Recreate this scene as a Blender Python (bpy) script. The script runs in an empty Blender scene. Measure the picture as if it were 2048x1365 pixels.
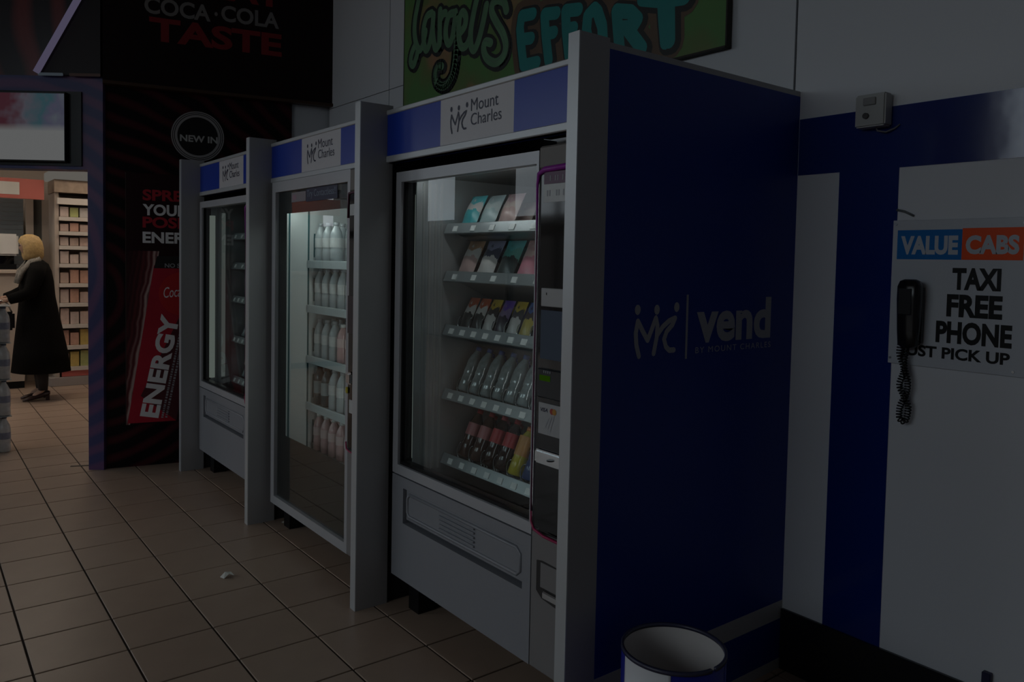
import bpy, bmesh, math, random
from mathutils import Vector, Matrix
random.seed(7)
S = bpy.context.scene
C = S.collection
PI = math.pi

# ------------------------------------------------------------------ camera
cam_d = bpy.data.cameras.new('camera'); cam = bpy.data.objects.new('camera', cam_d); C.objects.link(cam)
R = Vector((0.6110437, 0.79134184, 0.02009212)); U = Vector((-0.04797655, 0.01168668, 0.99878009)); F = Vector((-0.79014166, 0.61126223, -0.04510693))
m = Matrix((R, U, -F)).transposed().to_4x4(); m.translation = (0, 0, 1.5)
cam.matrix_world = m
cam_d.sensor_fit = 'HORIZONTAL'; cam_d.sensor_width = 36.0; cam_d.lens = 36.0*1571.6/2048
cam_d.shift_x = 0.0; cam_d.shift_y = -(682.5-593.68)/2048
cam_d.clip_start = 0.05; cam_d.clip_end = 200
S.camera = cam

# ------------------------------------------------------------------ light + exposure
S.view_settings.view_transform = 'Standard'; S.view_settings.look = 'None'
S.view_settings.gamma = 1.0; S.view_settings.use_curve_mapping = False
S.view_settings.exposure = -3.0
W = bpy.data.worlds.new('World'); S.world = W; W.use_nodes = True
bg = W.node_tree.nodes['Background']; bg.inputs[0].default_value = (0.86, 0.92, 1.0, 1); bg.inputs[1].default_value = 11.5
def portal(name, x0, x1, z0, z1, y):
    l = bpy.data.lights.new(name, 'AREA'); l.shape = 'RECTANGLE'; l.size = x1-x0; l.size_y = z1-z0
    l.cycles.is_portal = True
    o = bpy.data.objects.new(name, l); C.objects.link(o)
    o.location = ((x0+x1)/2, y, (z0+z1)/2); o.rotation_euler = (PI/2, 0, 0)      # shines towards +Y
    return o
WINS = [(-16.5, -12.75, 2.15, 4.1), (-11.1, -5.7, 2.15, 4.1), (-11.1, -5.7, 0.1, 1.95), (-3.9, 0.6, 2.15, 4.1), (-3.9, 0.6, 0.1, 1.95)]
for a in WINS: portal('window_portal', *a, -5.02)
try:
    S.cycles.use_denoising = True
    S.cycles.sample_clamp_indirect = 6.0
    S.cycles.max_bounces = 8; S.cycles.caustics_reflective = False; S.cycles.caustics_refractive = False
except Exception: pass

# ------------------------------------------------------------------ materials
MATS = {}
def mat(name, col, rough=0.5, metal=0.0, emit=None, es=0.0, spec=0.5, var=0.06, vscale=6.0, bump=0.0, bscale=60.0, coat=0.0):
    if name in MATS: return MATS[name]
    M = bpy.data.materials.new(name); M.use_nodes = True; nt = M.node_tree; p = nt.nodes['Principled BSDF']
    p.inputs['Roughness'].default_value = rough; p.inputs['Metallic'].default_value = metal
    p.inputs['Specular IOR Level'].default_value = spec
    if coat: p.inputs['Coat Weight'].default_value = coat; p.inputs['Coat Roughness'].default_value = 0.05
    tc = nt.nodes.new('ShaderNodeTexCoord')
    if var > 0:
        n = nt.nodes.new('ShaderNodeTexNoise'); n.inputs['Scale'].default_value = vscale; n.inputs['Detail'].default_value = 4
        nt.links.new(tc.outputs['Object'], n.inputs['Vector'])
        mx = nt.nodes.new('ShaderNodeMixRGB'); mx.inputs[1].default_value = tuple(c*(1-var) for c in col[:3])+(1,); mx.inputs[2].default_value = tuple(min(1, c*(1+var)) for c in col[:3])+(1,)
        nt.links.new(n.outputs['Fac'], mx.inputs[0]); nt.links.new(mx.outputs[0], p.inputs['Base Color'])
    else: p.inputs['Base Color'].default_value = tuple(col[:3])+(1,)
    if bump > 0:
        n2 = nt.nodes.new('ShaderNodeTexNoise'); n2.inputs['Scale'].default_value = bscale
        nt.links.new(tc.outputs['Object'], n2.inputs['Vector'])
        b = nt.nodes.new('ShaderNodeBump'); b.inputs['Strength'].default_value = bump; b.inputs['Distance'].default_value = 0.01
        nt.links.new(n2.outputs['Fac'], b.inputs['Height']); nt.links.new(b.outputs['Normal'], p.inputs['Normal'])
    if emit: p.inputs['Emission Color'].default_value = tuple(emit)+(1,); p.inputs['Emission Strength'].default_value = es
    MATS[name] = M; return M
def glass_mat(name, tint=(1, 1, 1), ior=1.45, rough=0.0, boost=1.0):
    M = bpy.data.materials.new(name); M.use_nodes = True; nt = M.node_tree; nt.nodes.clear()
    o = nt.nodes.new('ShaderNodeOutputMaterial'); mx = nt.nodes.new('ShaderNodeMixShader')
    t = nt.nodes.new('ShaderNodeBsdfTransparent'); t.inputs[0].default_value = tuple(tint)+(1,)
    g = nt.nodes.new('ShaderNodeBsdfGlossy'); g.inputs['Roughness'].default_value = rough; g.inputs[0].default_value = (boost, boost, boost, 1)
    f = nt.nodes.new('ShaderNodeFresnel'); f.inputs['IOR'].default_value = ior
    ge = nt.nodes.new('ShaderNodeNewGeometry'); iv = nt.nodes.new('ShaderNodeMath'); iv.operation = 'SUBTRACT'; iv.inputs[0].default_value = 1.0; nt.links.new(ge.outputs['Backfacing'], iv.inputs[1])
    ml = nt.nodes.new('ShaderNodeMath'); ml.operation = 'MULTIPLY'; nt.links.new(f.outputs[0], ml.inputs[0]); nt.links.new(iv.outputs[0], ml.inputs[1])
    nt.links.new(ml.outputs[0], mx.inputs[0]); nt.links.new(t.outputs[0], mx.inputs[1]); nt.links.new(g.outputs[0], mx.inputs[2]); nt.links.new(mx.outputs[0], o.inputs[0])
    MATS[name] = M; return M
def emis(name, col, s):
    M = bpy.data.materials.new(name); M.use_nodes = True; nt = M.node_tree; nt.nodes.clear()
    o = nt.nodes.new('ShaderNodeOutputMaterial'); e = nt.nodes.new('ShaderNodeEmission'); e.inputs[0].default_value = tuple(col)+(1,); e.inputs[1].default_value = s
    nt.links.new(e.outputs[0], o.inputs[0]); MATS[name] = M; return M
def wave_mat(name, c1, c2, scale, dist, rough=0.35, rot=(0, 0, 0), centre=(0, 0, 0), kind='RINGS', spec=0.4, lo=0.35, hi=0.75):
    M = bpy.data.materials.new(name); M.use_nodes = True; nt = M.node_tree; p = nt.nodes['Principled BSDF']
    tc = nt.nodes.new('ShaderNodeTexCoord'); mp = nt.nodes.new('ShaderNodeMapping'); mp.inputs['Location'].default_value = centre; mp.inputs['Rotation'].default_value = rot
    w = nt.nodes.new('ShaderNodeTexWave'); w.wave_type = kind; w.inputs['Scale'].default_value = scale; w.inputs['Distortion'].default_value = dist; w.inputs['Detail'].default_value = 1.0; w.inputs['Detail Scale'].default_value = 0.8
    if kind == 'RINGS': w.rings_direction = 'Y'
    cr = nt.nodes.new('ShaderNodeValToRGB'); cr.color_ramp.elements[0].position = lo; cr.color_ramp.elements[1].position = hi
    cr.color_ramp.elements[0].color = tuple(c1)+(1,); cr.color_ramp.elements[1].color = tuple(c2)+(1,)
    nt.links.new(tc.outputs['Object'], mp.inputs[0]); nt.links.new(mp.outputs[0], w.inputs['Vector']); nt.links.new(w.outputs['Fac'], cr.inputs[0]); nt.links.new(cr.outputs[0], p.inputs['Base Color'])
    p.inputs['Roughness'].default_value = rough; p.inputs['Specular IOR Level'].default_value = spec
    MATS[name] = M; return M

white_wall = mat('white_wall', (0.66, 0.68, 0.72), 0.45, var=0.03, vscale=1.5)
dark_gap = mat('dark_gap', (0.05, 0.055, 0.06), 0.8)
blue_vinyl = mat('blue_vinyl', (0.003, 0.020, 0.17), 0.10, spec=0.8, var=0.05, bump=0.04, bscale=9)
blue_panel = mat('blue_panel', (0.003, 0.030, 0.27), 0.42, spec=0.35, var=0.05)
blue_fascia = mat('blue_fascia', (0.008, 0.045, 0.42), 0.30, spec=0.5, var=0.05)
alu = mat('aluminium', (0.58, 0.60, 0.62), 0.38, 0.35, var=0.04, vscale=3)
alu_shaded = mat('aluminium_shaded', (0.39, 0.39, 0.40), 0.5, 0.2, var=0.05)  # darker copy of the aluminium, the shade of the post sides in its colour
fascia_white = mat('fascia_white', (0.66, 0.65, 0.68), 0.4, var=0.03)
navy = mat('navy_print', (0.012, 0.015, 0.05), 0.4)
white_print = mat('white_print', (0.55, 0.56, 0.60), 0.45, var=0.02)
grey_print = mat('grey_print', (0.36, 0.37, 0.40), 0.45, var=0.02)
black = mat('black_plastic', (0.008, 0.008, 0.009), 0.35, var=0.1, spec=0.25)
black_gloss = mat('black_gloss', (0.004, 0.004, 0.005), 0.06, spec=0.5, var=0.0)
dark_cab = mat('dark_cabinet', (0.02, 0.02, 0.022), 0.6)
liner = mat('cabinet_liner', (0.20, 0.19, 0.185), 0.5, var=0.05)
liner_white = mat('cabinet_liner_white', (0.80, 0.84, 0.84), 0.5, var=0.02)
teal_line = mat('teal_edge', (0.02, 0.10, 0.11), 0.3)
frame_grey = mat('door_frame_grey', (0.50, 0.51, 0.54), 0.35, 0.2, var=0.03)
panel_grey = mat('panel_grey', (0.30, 0.31, 0.34), 0.42, 0.1, var=0.04)
panel_grey2 = mat('panel_grey_warm', (0.24, 0.23, 0.23), 0.45, var=0.04)
tray_metal = mat('tray_metal', (0.34, 0.37, 0.38), 0.35, 0.5, var=0.04)
steel = mat('steel', (0.62, 0.64, 0.65), 0.22, 0.9, var=0.03)
tag_white = mat('tag_white', (0.75, 0.77, 0.76), 0.5, var=0.02)
magenta = mat('magenta_trim', (0.32, 0.03, 0.36), 0.3)
pink_red = mat('pink_red_trim', (0.40, 0.02, 0.10), 0.3)
glass = glass_mat('display_glass', (0.93, 0.97, 0.96), 1.5)
window_glass = glass_mat('window_glass', (0.95, 0.98, 0.98), 1.3)
perspex = mat('sign_face', (0.56, 0.59, 0.64), 0.22, spec=0.3, var=0.02)

# ------------------------------------------------------------------ mesh helpers
class MB:
    def __init__(s): s.v = []; s.f = []; s.sm = []
    def add(s, vs, fs, smooth=False):
        n = len(s.v); s.v += [tuple(v) for v in vs]; s.f += [tuple(i+n for i in f) for f in fs]; s.sm += [smooth]*len(fs); return s
    def box(s, x0, x1, y0, y1, z0, z1):
        v = [(x0,y0,z0),(x1,y0,z0),(x1,y1,z0),(x0,y1,z0),(x0,y0,z1),(x1,y0,z1),(x1,y1,z1),(x0,y1,z1)]
        return s.add(v, [(0,3,2,1),(4,5,6,7),(0,1,5,4),(1,2,6,5),(2,3,7,6),(3,0,4,7)])
    def prism(s, pts, y0, y1):                       # polygon in x,z (counter-clockwise seen from -y), extruded in y
        n = len(pts); v = [(p[0], y0, p[1]) for p in pts]+[(p[0], y1, p[1]) for p in pts]
        f = [tuple(range(n)), tuple(range(2*n-1, n-1, -1))]+[(i, i+n, (i+1) % n+n, (i+1) % n) for i in range(n)]
        return s.add(v, f)
    def poly(s, pts, y): return s.add([(p[0], y, p[1]) for p in pts], [tuple(range(len(pts)))])
    def tube(s, pts, r, n=8, cap=True):
        pts = [Vector(p) for p in pts]; k = len(pts); rs = r if isinstance(r, (list, tuple)) else [r]*k
        vs = []; a = None
        for i, p in enumerate(pts):
            t = (pts[min(i+1, k-1)]-pts[max(i-1, 0)]).normalized()
            if a is None: a = t.orthogonal().normalized()
            a = (a-t*a.dot(t)); a = a.normalized() if a.length > 1e-6 else t.orthogonal().normalized()
            b = t.cross(a)
            for j in range(n):
                q = 2*PI*j/n; vs.append(p+(a*math.cos(q)+b*math.sin(q))*rs[i])
        fs = [(i*n+j, i*n+(j+1) % n, (i+1)*n+(j+1) % n, (i+1)*n+j) for i in range(k-1) for j in range(n)]
        if cap: fs += [tuple(range(n-1, -1, -1)), tuple((k-1)*n+j for j in range(n))]
        return s.add(vs, fs, True)
    def lathe(s, prof, n=14, c=(0, 0, 0), cap=True, sx=1, sy=1):   # profile of (r, z)
        vs = [(c[0]+p[0]*math.cos(2*PI*j/n)*sx, c[1]+p[0]*math.sin(2*PI*j/n)*sy, c[2]+p[1]) for p in prof for j in range(n)]
        k = len(prof); fs = [(i*n+j, i*n+(j+1) % n, (i+1)*n+(j+1) % n, (i+1)*n+j) for i in range(k-1) for j in range(n)]
        if cap:
            s.add(vs, fs, True); o = len(s.v)-len(vs); s.f += [tuple(o+j for j in range(n-1, -1, -1)), tuple(o+(k-1)*n+j for j in range(n))]; s.sm += [False, False]; return s
        return s.add(vs, fs, True)
    def rings(s, rg, n=18, cap0=True, cap1=True):    # rings of (cx, cy, z, rx, ry)
        vs = [(q[0]+q[3]*math.cos(2*PI*j/n), q[1]+q[4]*math.sin(2*PI*j/n), q[2]) for q in rg for j in range(n)]
        k = len(rg); fs = [(i*n+j, i*n+(j+1) % n, (i+1)*n+(j+1) % n, (i+1)*n+j) for i in range(k-1) for j in range(n)]
        if cap0: fs.append(tuple(range(n-1, -1, -1)))
        if cap1: fs.append(tuple((k-1)*n+j for j in range(n)))
        return s.add(vs, fs, True)
    def ribbon(s, pts, w, y0, disc=8):               # flat brush stroke in the x,z plane; pieces a hair apart so none coincide
        def nxt():
            s.rc = getattr(s, 'rc', 0)+1; return y0-(s.rc % 37)*1.2e-5
        for i in range(len(pts)-1):
            a = Vector(pts[i]); b = Vector(pts[i+1]); d = (b-a)
            if d.length < 1e-6: continue
            nn = Vector((-d.y, d.x)).normalized()*w/2
            q = [a-nn, b-nn, b+nn, a+nn]; y = nxt(); s.add([(p.x, y, p.y) for p in q], [(0, 1, 2, 3)])
        for p in pts:
            y = nxt(); s.add([(p[0]+math.cos(2*PI*j/disc)*w/2, y, p[1]+math.sin(2*PI*j/disc)*w/2) for j in range(disc)], [tuple(range(disc))])
        return s
    def disc(s, cx, cz, r, y, n=28, r2=None):
        a = [(cx+r*math.cos(2*PI*j/n), y, cz+r*math.sin(2*PI*j/n)) for j in range(n)]
        if r2 is None: return s.add(a, [tuple(range(n))])
        b = [(cx+r2*math.cos(2*PI*j/n), y, cz+r2*math.sin(2*PI*j/n)) for j in range(n)]
        return s.add(a+b, [(j, (j+1) % n, (j+1) % n+n, j+n) for j in range(n)])
    def mesh(s, name, m, bevel=0.0, seg=1):
        me = bpy.data.meshes.new(name); me.from_pydata(s.v, [], s.f)
        me.polygons.foreach_set('use_smooth', s.sm)
        if bevel > 0:
            bm = bmesh.new(); bm.from_mesh(me)
            ed = [e for e in bm.edges if len(e.link_faces) == 2 and e.calc_face_angle(0) > 0.6]
            bmesh.ops.bevel(bm, geom=ed, offset=bevel, segments=seg, affect='EDGES', clamp_overlap=True); bm.to_mesh(me); bm.free()
        me.materials.append(m); me.update(); return me
    def build(s, name, m, parent=None, bevel=0.0, seg=1):
        o = bpy.data.objects.new(name, s.mesh(name, m, bevel, seg)); C.objects.link(o)
        if parent is not None: o.parent = parent
        return o
def E(name, label, cat, loc, rz=0.0, group=None):
    o = bpy.data.objects.new(name, None); o.empty_display_size = 0.05; C.objects.link(o); o.location = loc; o.rotation_euler = (0, 0, rz)
    o['label'] = label; o['category'] = cat
    if group: o['group'] = group
    return o
def tag(o, label, cat, group=None):
    o['label'] = label; o['category'] = cat
    if group: o['group'] = group
    return o
def struct(o): o['kind'] = 'structure'; return o
def stuff(o): o['kind'] = 'stuff'; return o
def dup(root, loc, label=None, rz=None):
    r = root.copy(); C.objects.link(r); r.location = loc
    if rz is not None: r.rotation_euler = (0, 0, rz)
    if label: r['label'] = label
    for ch in list(root.children):
        c = ch.copy(); C.objects.link(c); c.parent = r
        for g in list(ch.children):
            d = g.copy(); C.objects.link(d); d.parent = c
    return r
def frame_empty(kindname, loc, rz): pass
def text(name, s, m, parent, x0, z0, w, h, y=-0.001, bold=0.0, shear=0.0, rot=0.0, spacing=1.0):
    cu = bpy.data.curves.new(name, 'FONT'); cu.body = s; cu.size = 1.0; cu.offset = bold; cu.shear = shear; cu.space_character = spacing; cu.resolution_u = 4
    ob = bpy.data.objects.new('tmp_text', cu); me0 = bpy.data.meshes.new_from_object(ob)
    vs = [v.co.copy() for v in me0.vertices]; fs = [tuple(p.vertices) for p in me0.polygons]
    bpy.data.objects.remove(ob); bpy.data.curves.remove(cu); bpy.data.meshes.remove(me0)
    if not vs: return None
    ax = min(v.x for v in vs); bx = max(v.x for v in vs); az = min(v.y for v in vs); bz = max(v.y for v in vs)
    c, sn = math.cos(rot), math.sin(rot); out = []
    for v in vs:
        px = (v.x-ax)/(bx-ax)*w; pz = (v.y-az)/(bz-az)*h
        out.append((x0+px*c-pz*sn, y, z0+px*sn+pz*c))
    b = MB(); b.add(out, fs); return b.build(name, m, parent)
def mc_logo(m, parent, x0, z0, w, h, y=-0.001, t=0.10):
    """three-figure line logo: strokes of an M and a C with three dots"""
    g = lambda px, pz: (x0+px*w, z0+pz*h)
    b = MB()
    for st in ([(0.11, 0.0), (0.05, 0.22), (0.03, 0.45), (0.07, 0.68), (0.18, 0.48), (0.29, 0.30), (0.38, 0.52), (0.46, 0.73), (0.50, 0.58), (0.49, 0.35), (0.43, 0.03)],
               [(0.49, 0.38), (0.62, 0.55), (0.76, 0.66), (0.90, 0.71), (0.84, 0.58), (0.71, 0.45), (0.655, 0.30), (0.70, 0.15), (0.78, 0.07), (0.89, 0.07)]):
        b.ribbon([g(*p) for p in st], t*w, y)
    for cx, cz in ((0.06, 0.90), (0.48, 0.89), (0.93, 0.93)):
        b.add([(x0+cx*w+0.062*w*math.cos(2*PI*j/14), y, z0+cz*h+0.10*h*math.sin(2*PI*j/14)) for j in range(14)], [tuple(range(14))])
    return b.build('logo', m, parent)

# ================================================================== SETTING
# floor: grout slab with single tiles
tile_m = bpy.data.materials.new('floor_tile'); tile_m.use_nodes = True
nt = tile_m.node_tree; p = nt.nodes['Principled BSDF']; p.inputs['Roughness'].default_value = 0.36; p.inputs['Specular IOR Level'].default_value = 0.6
oi = nt.nodes.new('ShaderNodeObjectInfo'); tc = nt.nodes.new('ShaderNodeTexCoord'); n1 = nt.nodes.new('ShaderNodeTexNoise'); n1.inputs['Scale'].default_value = 7; n1.inputs['Detail'].default_value = 6
cr = nt.nodes.new('ShaderNodeValToRGB'); cr.color_ramp.elements[0].color = (0.36, 0.255, 0.19, 1); cr.color_ramp.elements[1].color = (0.45, 0.325, 0.245, 1)
ma = nt.nodes.new('ShaderNodeMath'); ma.operation = 'MULTIPLY_ADD'; ma.inputs[1].default_value = 0.35
nt.links.new(tc.outputs['Object'], n1.inputs['Vector']); nt.links.new(oi.outputs['Random'], ma.inputs[0]); nt.links.new(n1.outputs['Fac'], ma.inputs[2]); nt.links.new(ma.outputs[0], cr.inputs[0]); nt.links.new(cr.outputs[0], p.inputs['Base Color'])
grout = mat('grout', (0.035, 0.026, 0.02), 0.9)
floor = struct(MB().box(-18, 3, -5.3, 7, -0.12, -0.005).build('floor', grout))
T = 0.3108; gx, gy = -3.1746, 0.3443
tm = MB().box(0.004, T-0.004, 0.004, T-0.004, -0.006, 0.0).mesh('tile', tile_m, 0.0015)
rest = MB(); cnt = 0
for a in range(-26, 9):
    for b in range(-47, 19):
        x, y = gx+b*T, gy+a*T
        if -6.3 < x < -0.95 and -0.75 < y < 2.4 and cnt < 300:
            o = bpy.data.objects.new('tile', tm); C.objects.link(o); o.location = (x, y, 0); o.parent = floor; cnt += 1
        elif -17.5 < x < 2.6 and -5.1 < y < 2.7:
            rest.box(x+0.004, x+T-0.004, y+0.004, y+T-0.004, -0.006, 0.0)
stuff(rest.build('floor_tiles', tile_m, floor))

# back wall with cladding panels
wall = struct(MB().box(-5.66, 2.6, 2.592, 2.8, 0, 4.4).build('wall_back', dark_gap))
for x0, x1 in ((-5.66, -4.729), (-4.721, -1.679), (-1.671, 1.371), (1.379, 2.6)):
    for z0, z1 in ((0.0, 2.628), (2.632, 4.4)):
        MB().box(x0, x1, 2.58, 2.592, z0, z1).build('wall_panel', white_wall, wall, 0.001)
skirt = mat('black_skirting', (0.016, 0.016, 0.018), 0.14, var=0.1)
struct(MB().box(-1.645, 2.6, 2.566, 2.58, 0, 0.228).build('baseboard_back', skirt, None, 0.002))
b = MB(); b.box(-1.645, 2.6, 2.577, 2.58, 1.832, 2.034); b.box(-1.484, -1.277, 2.577, 2.58, 0.228, 1.832)
struct(b.build('trim_1', blue_vinyl))
struct(MB().box(-0.25, 0.1, 2.577, 2.58, 0.228, 1.832).build('trim_2', blue_vinyl))
ceil_m = mat('ceiling_paint', (0.35, 0.35, 0.36), 0.8)
struct(MB().box(-18, 2.8, -5.3, 7, 4.4, 4.6).build('ceiling', ceil_m))
side_m = mat('side_wall_paint', (0.30, 0.30, 0.31), 0.8)
struct(MB().box(2.6, 2.8, -5.3, 2.8, 0, 4.4).build('wall_right', side_m))
# front wall with glazing, behind the camera
fw_m = mat('front_wall_paint', (0.22, 0.20, 0.18), 0.8)
b = MB(); b.box(-18, 2.6, -5.3, -5.1, 4.1, 4.4); b.box(-18, 2.6, -5.3, -5.1, 1.95, 2.15); b.box(-18, 2.6, -5.3, -5.1, 0, 0.1); b.box(-16.5, -12.75, -5.3, -5.1, 0.1, 1.95)
for x0, x1 in ((-18, -16.5), (-12.75, -11.1), (-5.7, -3.9), (0.6, 2.6)): b.box(x0, x1, -5.3, -5.1, 0.1, 4.1)
struct(b.build('wall_front', fw_m))
mull = mat('mullion', (0.06, 0.05, 0.045), 0.5)
for i, (x0, x1, z0, z1) in enumerate(WINS):
    w_ = struct(MB().box(x0, x1, -5.215, -5.205, z0, z1).build('window_%d' % (i+1), window_glass))
    fb = MB(); n = 4 if x1-x0 > 5 else 3
    for k in range(n+1):
        xx = x0+(x1-x0)*k/n; fb.box(max(x0, xx-0.03), min(x1, xx+0.03), -5.25, -5.16, z0, z1)
    fb.build('window_frame', mull, w_)
pave = mat('pavement_outside', (0.07, 0.07, 0.07), 0.9)
struct(MB().box(-70, 50, -60, 12, -0.40, -0.125).build('floor', pave))

struct(MB().box(-70, 50, -14.4, -14, -0.12, 3.1).build('wall_outside', mat('brick_outside', (0.10, 0.075, 0.06), 0.9, var=0.3)))

# ================================================================== SHOPFRONT ON THE LEFT
P0 = (-5.96, 1.075, 0)
RA = math.radians(90-37.7); RB = math.radians(90-12.0)
wave_red = wave_mat('red_wave_print', (0.003, 0.002, 0.003), (0.060, 0.007, 0.012), 2.6, 3.0, 0.4, centre=(0.2, 0, -1.2), spec=0.25, lo=0.35, hi=0.95)
wave_pur = wave_mat('purple_wave_print', (0.050, 0.050, 0.150), (0.130, 0.065, 0.160), 2.4, 3.0, 0.4, centre=(0.6, 0, -1.4), spec=0.3, lo=0.25, hi=0.9)
red_dark = wave_mat('dark_red_reflections', (0.010, 0.006, 0.010), (0.15, 0.028, 0.030), 1.3, 6.0, 0.3, kind='BANDS', spec=0.4, lo=0.3, hi=0.95)  # red bands paint in the vertical reflections on the panel
maroon = mat('header_maroon', (0.010, 0.0045, 0.0055), 0.45, spec=0.25, var=0.3, vscale=1.2)
def wl(b, m, rz, name='wall_left'):
    o = b.build(name, m); o.location = P0; o.rotation_euler = (0, 0, rz); return struct(o)
wl(MB().box(-0.105, 0.0, 0.0, 0.14, 0, 2.69), wave_pur, RA)                      # pillar beside the opening
wl(MB().box(-2.35, -0.105, 0.0, 0.14, 2.063, 2.69), wave_pur, RA)                 # lintel
wl(MB().box(-2.35, 0.0, 0.10, 0.16, 2.69, 4.4), red_dark, RA)                     # set-back panel above the lintel
wl(MB().box(-2.35, -2.10, 0.0, 0.14, 0, 2.063), wave_pur, RA)
wl(MB().box(0.0, 1.257, 0.03, 0.13, 0, 2.66), wave_red, RB)
wl(MB().box(1.257, 1.60, 0.05, 0.13, 0, 2.70), white_wall, RB)
wl(MB().box(1.60, 1.62, 0.02, 0.13, 0, 2.70), dark_gap, RB)  # dark strip in place of the shadow gap at the wall corner

# header sign
hd = E('header_sign', 'dark maroon shop header sign with white and red lettering', 'sign', P0, RB)
b = MB(); b.prism([(0.0, 2.66), (1.555, 2.66), (1.555, 4.38), (0.55, 4.38), (0.0, 3.43)], -0.03, 0.10); b.build('panel', maroon, hd)
hA = MB(); hA.prism([(-0.42, 2.69), (0.0, 2.69), (0.0, 3.43)], -0.03, 0.09); o = hA.build('panel', maroon, hd); o.rotation_euler = (0, 0, RA-RB)
trim_br = mat('brown_edge', (0.05, 0.022, 0.010), 0.5)
b = MB(); b.box(0.0, 1.56, -0.045, 0.03, 2.642, 2.664); b.build('edge_trim', trim_br, hd)
led_p = emis('led_purple_white', (0.66, 0.58, 0.95), 0.75); led_w = emis('led_dim_white', (0.9, 0.65, 0.6), 0.10)
b = MB(); b.tube([(-0.42, -0.05, 2.70), (0.0, -0.05, 3.43)], 0.021, 8); o = b.build('led_strip', led_p, hd); o.rotation_euler = (0, 0, RA-RB); o['label'] = 'glowing violet white light strip'
b = MB(); b.tube([(-0.41, -0.04, 2.692), (-0.25, -0.04, 2.692)], 0.010, 8); o = b.build('led_strip', emis('led_teal_white', (0.6, 0.75, 0.9), 0.35), hd); o.rotation_euler = (0, 0, RA-RB)
b = MB(); b.tube([(-0.20, -0.04, 2.692), (0.0, -0.04, 2.692)], 0.010, 8); o = b.build('led_strip', led_w, hd); o.rotation_euler = (0, 0, RA-RB)
hw = mat('header_white', (0.22, 0.21, 0.21), 0.5); hr = mat('header_red', (0.22, 0.009, 0.014), 0.5)
text('lettering', 'COCA', hw, hd, 0.255, 3.148, 0.425, 0.115, -0.0315, 0.028)
text('lettering', '·', hw, hd, 0.705, 3.195, 0.022, 0.028, -0.0315, 0.03)
text('lettering', 'COLA', hw, hd, 0.75, 3.165, 0.40, 0.115, -0.0315, 0.028)
text('lettering', 'TASTE', hr, hd, 0.285, 2.965, 0.885, 0.165, -0.0315, 0.035)
text('lettering', 'GREAT', hr, hd, 0.285, 3.315, 0.885, 0.165, -0.0315, 0.035)

# printed energy poster on the red wave wall
po = E('energy_poster', 'dark red energy drink poster with slanted red can', 'poster', P0, RB)
pm = bpy.data.materials.new('poster_print'); pm.use_nodes = True; nt = pm.node_tree; p = nt.nodes['Principled BSDF']; p.inputs['Roughness'].default_value = 0.4; p.inputs['Specular IOR Level'].default_value = 0.25
tc = nt.nodes.new('ShaderNodeTexCoord'); sx = nt.nodes.new('ShaderNodeSeparateXYZ'); nt.links.new(tc.outputs['Object'], sx.inputs[0])
def M_(op, a, b=None):
    k = nt.nodes.new('ShaderNodeMath'); k.operation = op
    for i, q in enumerate((a, b)):
        if q is None: continue
        if isinstance(q, (int, float)): k.inputs[i].default_value = q
        else: nt.links.new(q, k.inputs[i])
    return k.outputs[0]
edge = M_('ADD', M_('MULTIPLY', sx.outputs['Z'], 0.153), 0.096)                    # x of the can's left edge at this height
dl = M_('SUBTRACT', edge, sx.outputs['X'])                                        # distance left of the can
nz = nt.nodes.new('ShaderNodeTexNoise'); nz.inputs['Scale'].default_value = 6; nt.links.new(tc.outputs['Object'], nz.inputs['Vector'])
wob = M_('ADD', dl, M_('MULTIPLY', M_('SUBTRACT', nz.outputs['Fac'], 0.5), 0.05))
glow = M_('POWER', 2.718, M_('MULTIPLY', M_('MAXIMUM', wob, 0.0), -17.0))
rip = M_('ADD', 0.70, M_('MULTIPLY', M_('SINE', M_('MULTIPLY', wob, 200.0)), 0.30))
below = M_('LESS_THAN', sx.outputs['Z'], 1.52)
g = M_('MULTIPLY', M_('MULTIPLY', M_('MULTIPLY', glow, rip), below), M_('GREATER_THAN', dl, -0.02))
c2 = nt.nodes.new('ShaderNodeValToRGB'); c2.color_ramp.elements[0].color = (0.022, 0.005, 0.008, 1); c2.color_ramp.elements[1].color = (0.62, 0.46, 0.42, 1)
e2 = c2.color_ramp.elements.new(0.35); e2.color = (0.14, 0.03, 0.035, 1)
nt.links.new(g, c2.inputs[0]); nt.links.new(c2.outputs[0], p.inputs['Base Color'])
MB().box(0.14, 1.15, 0.018, 0.0295, 0.30, 2.06).build('backing', pm, po)
MB().box(0.135, 0.14, 0.016, 0.0295, 0.30, 2.06).build('edge_strip', mat('poster_edge', (0.05, 0.035, 0.03), 0.4), po)
pr_red = mat('poster_red', (0.42, 0.012, 0.030), 0.45); po_w = mat('poster_white', (0.88, 0.88, 0.90), 0.45)
can_red = mat('can_red', (0.46, 0.022, 0.045), 0.45, spec=0.2, var=0.35, vscale=3); can_dark = mat('can_dark', (0.085, 0.012, 0.020), 0.4)
can_top = mat('can_top', (0.012, 0.010, 0.011), 0.4); logo_red = mat('logo_red', (0.55, 0.02, 0.025), 0.35)
Y1, Y2, Y3 = 0.0172, 0.0162, 0.0152
MB().poly([(0.147, 0.31), (0.46, 0.31), (0.66, 1.42), (0.315, 1.42)], Y1).build('can_body', can_red, po)
MB().poly([(0.23, 0.50), (0.46, 0.31), (0.66, 1.42), (0.50, 1.10)], Y1-0.0004).build('can_shade', can_dark, po)
MB().poly([(0.315, 1.40), (0.65, 1.40), (0.62, 1.485), (0.335, 1.485)], Y2).build('can_lid', can_top, po)
MB().disc(0.50, 1.22, 0.155, Y2).build('logo_disc', logo_red, po)
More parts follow.
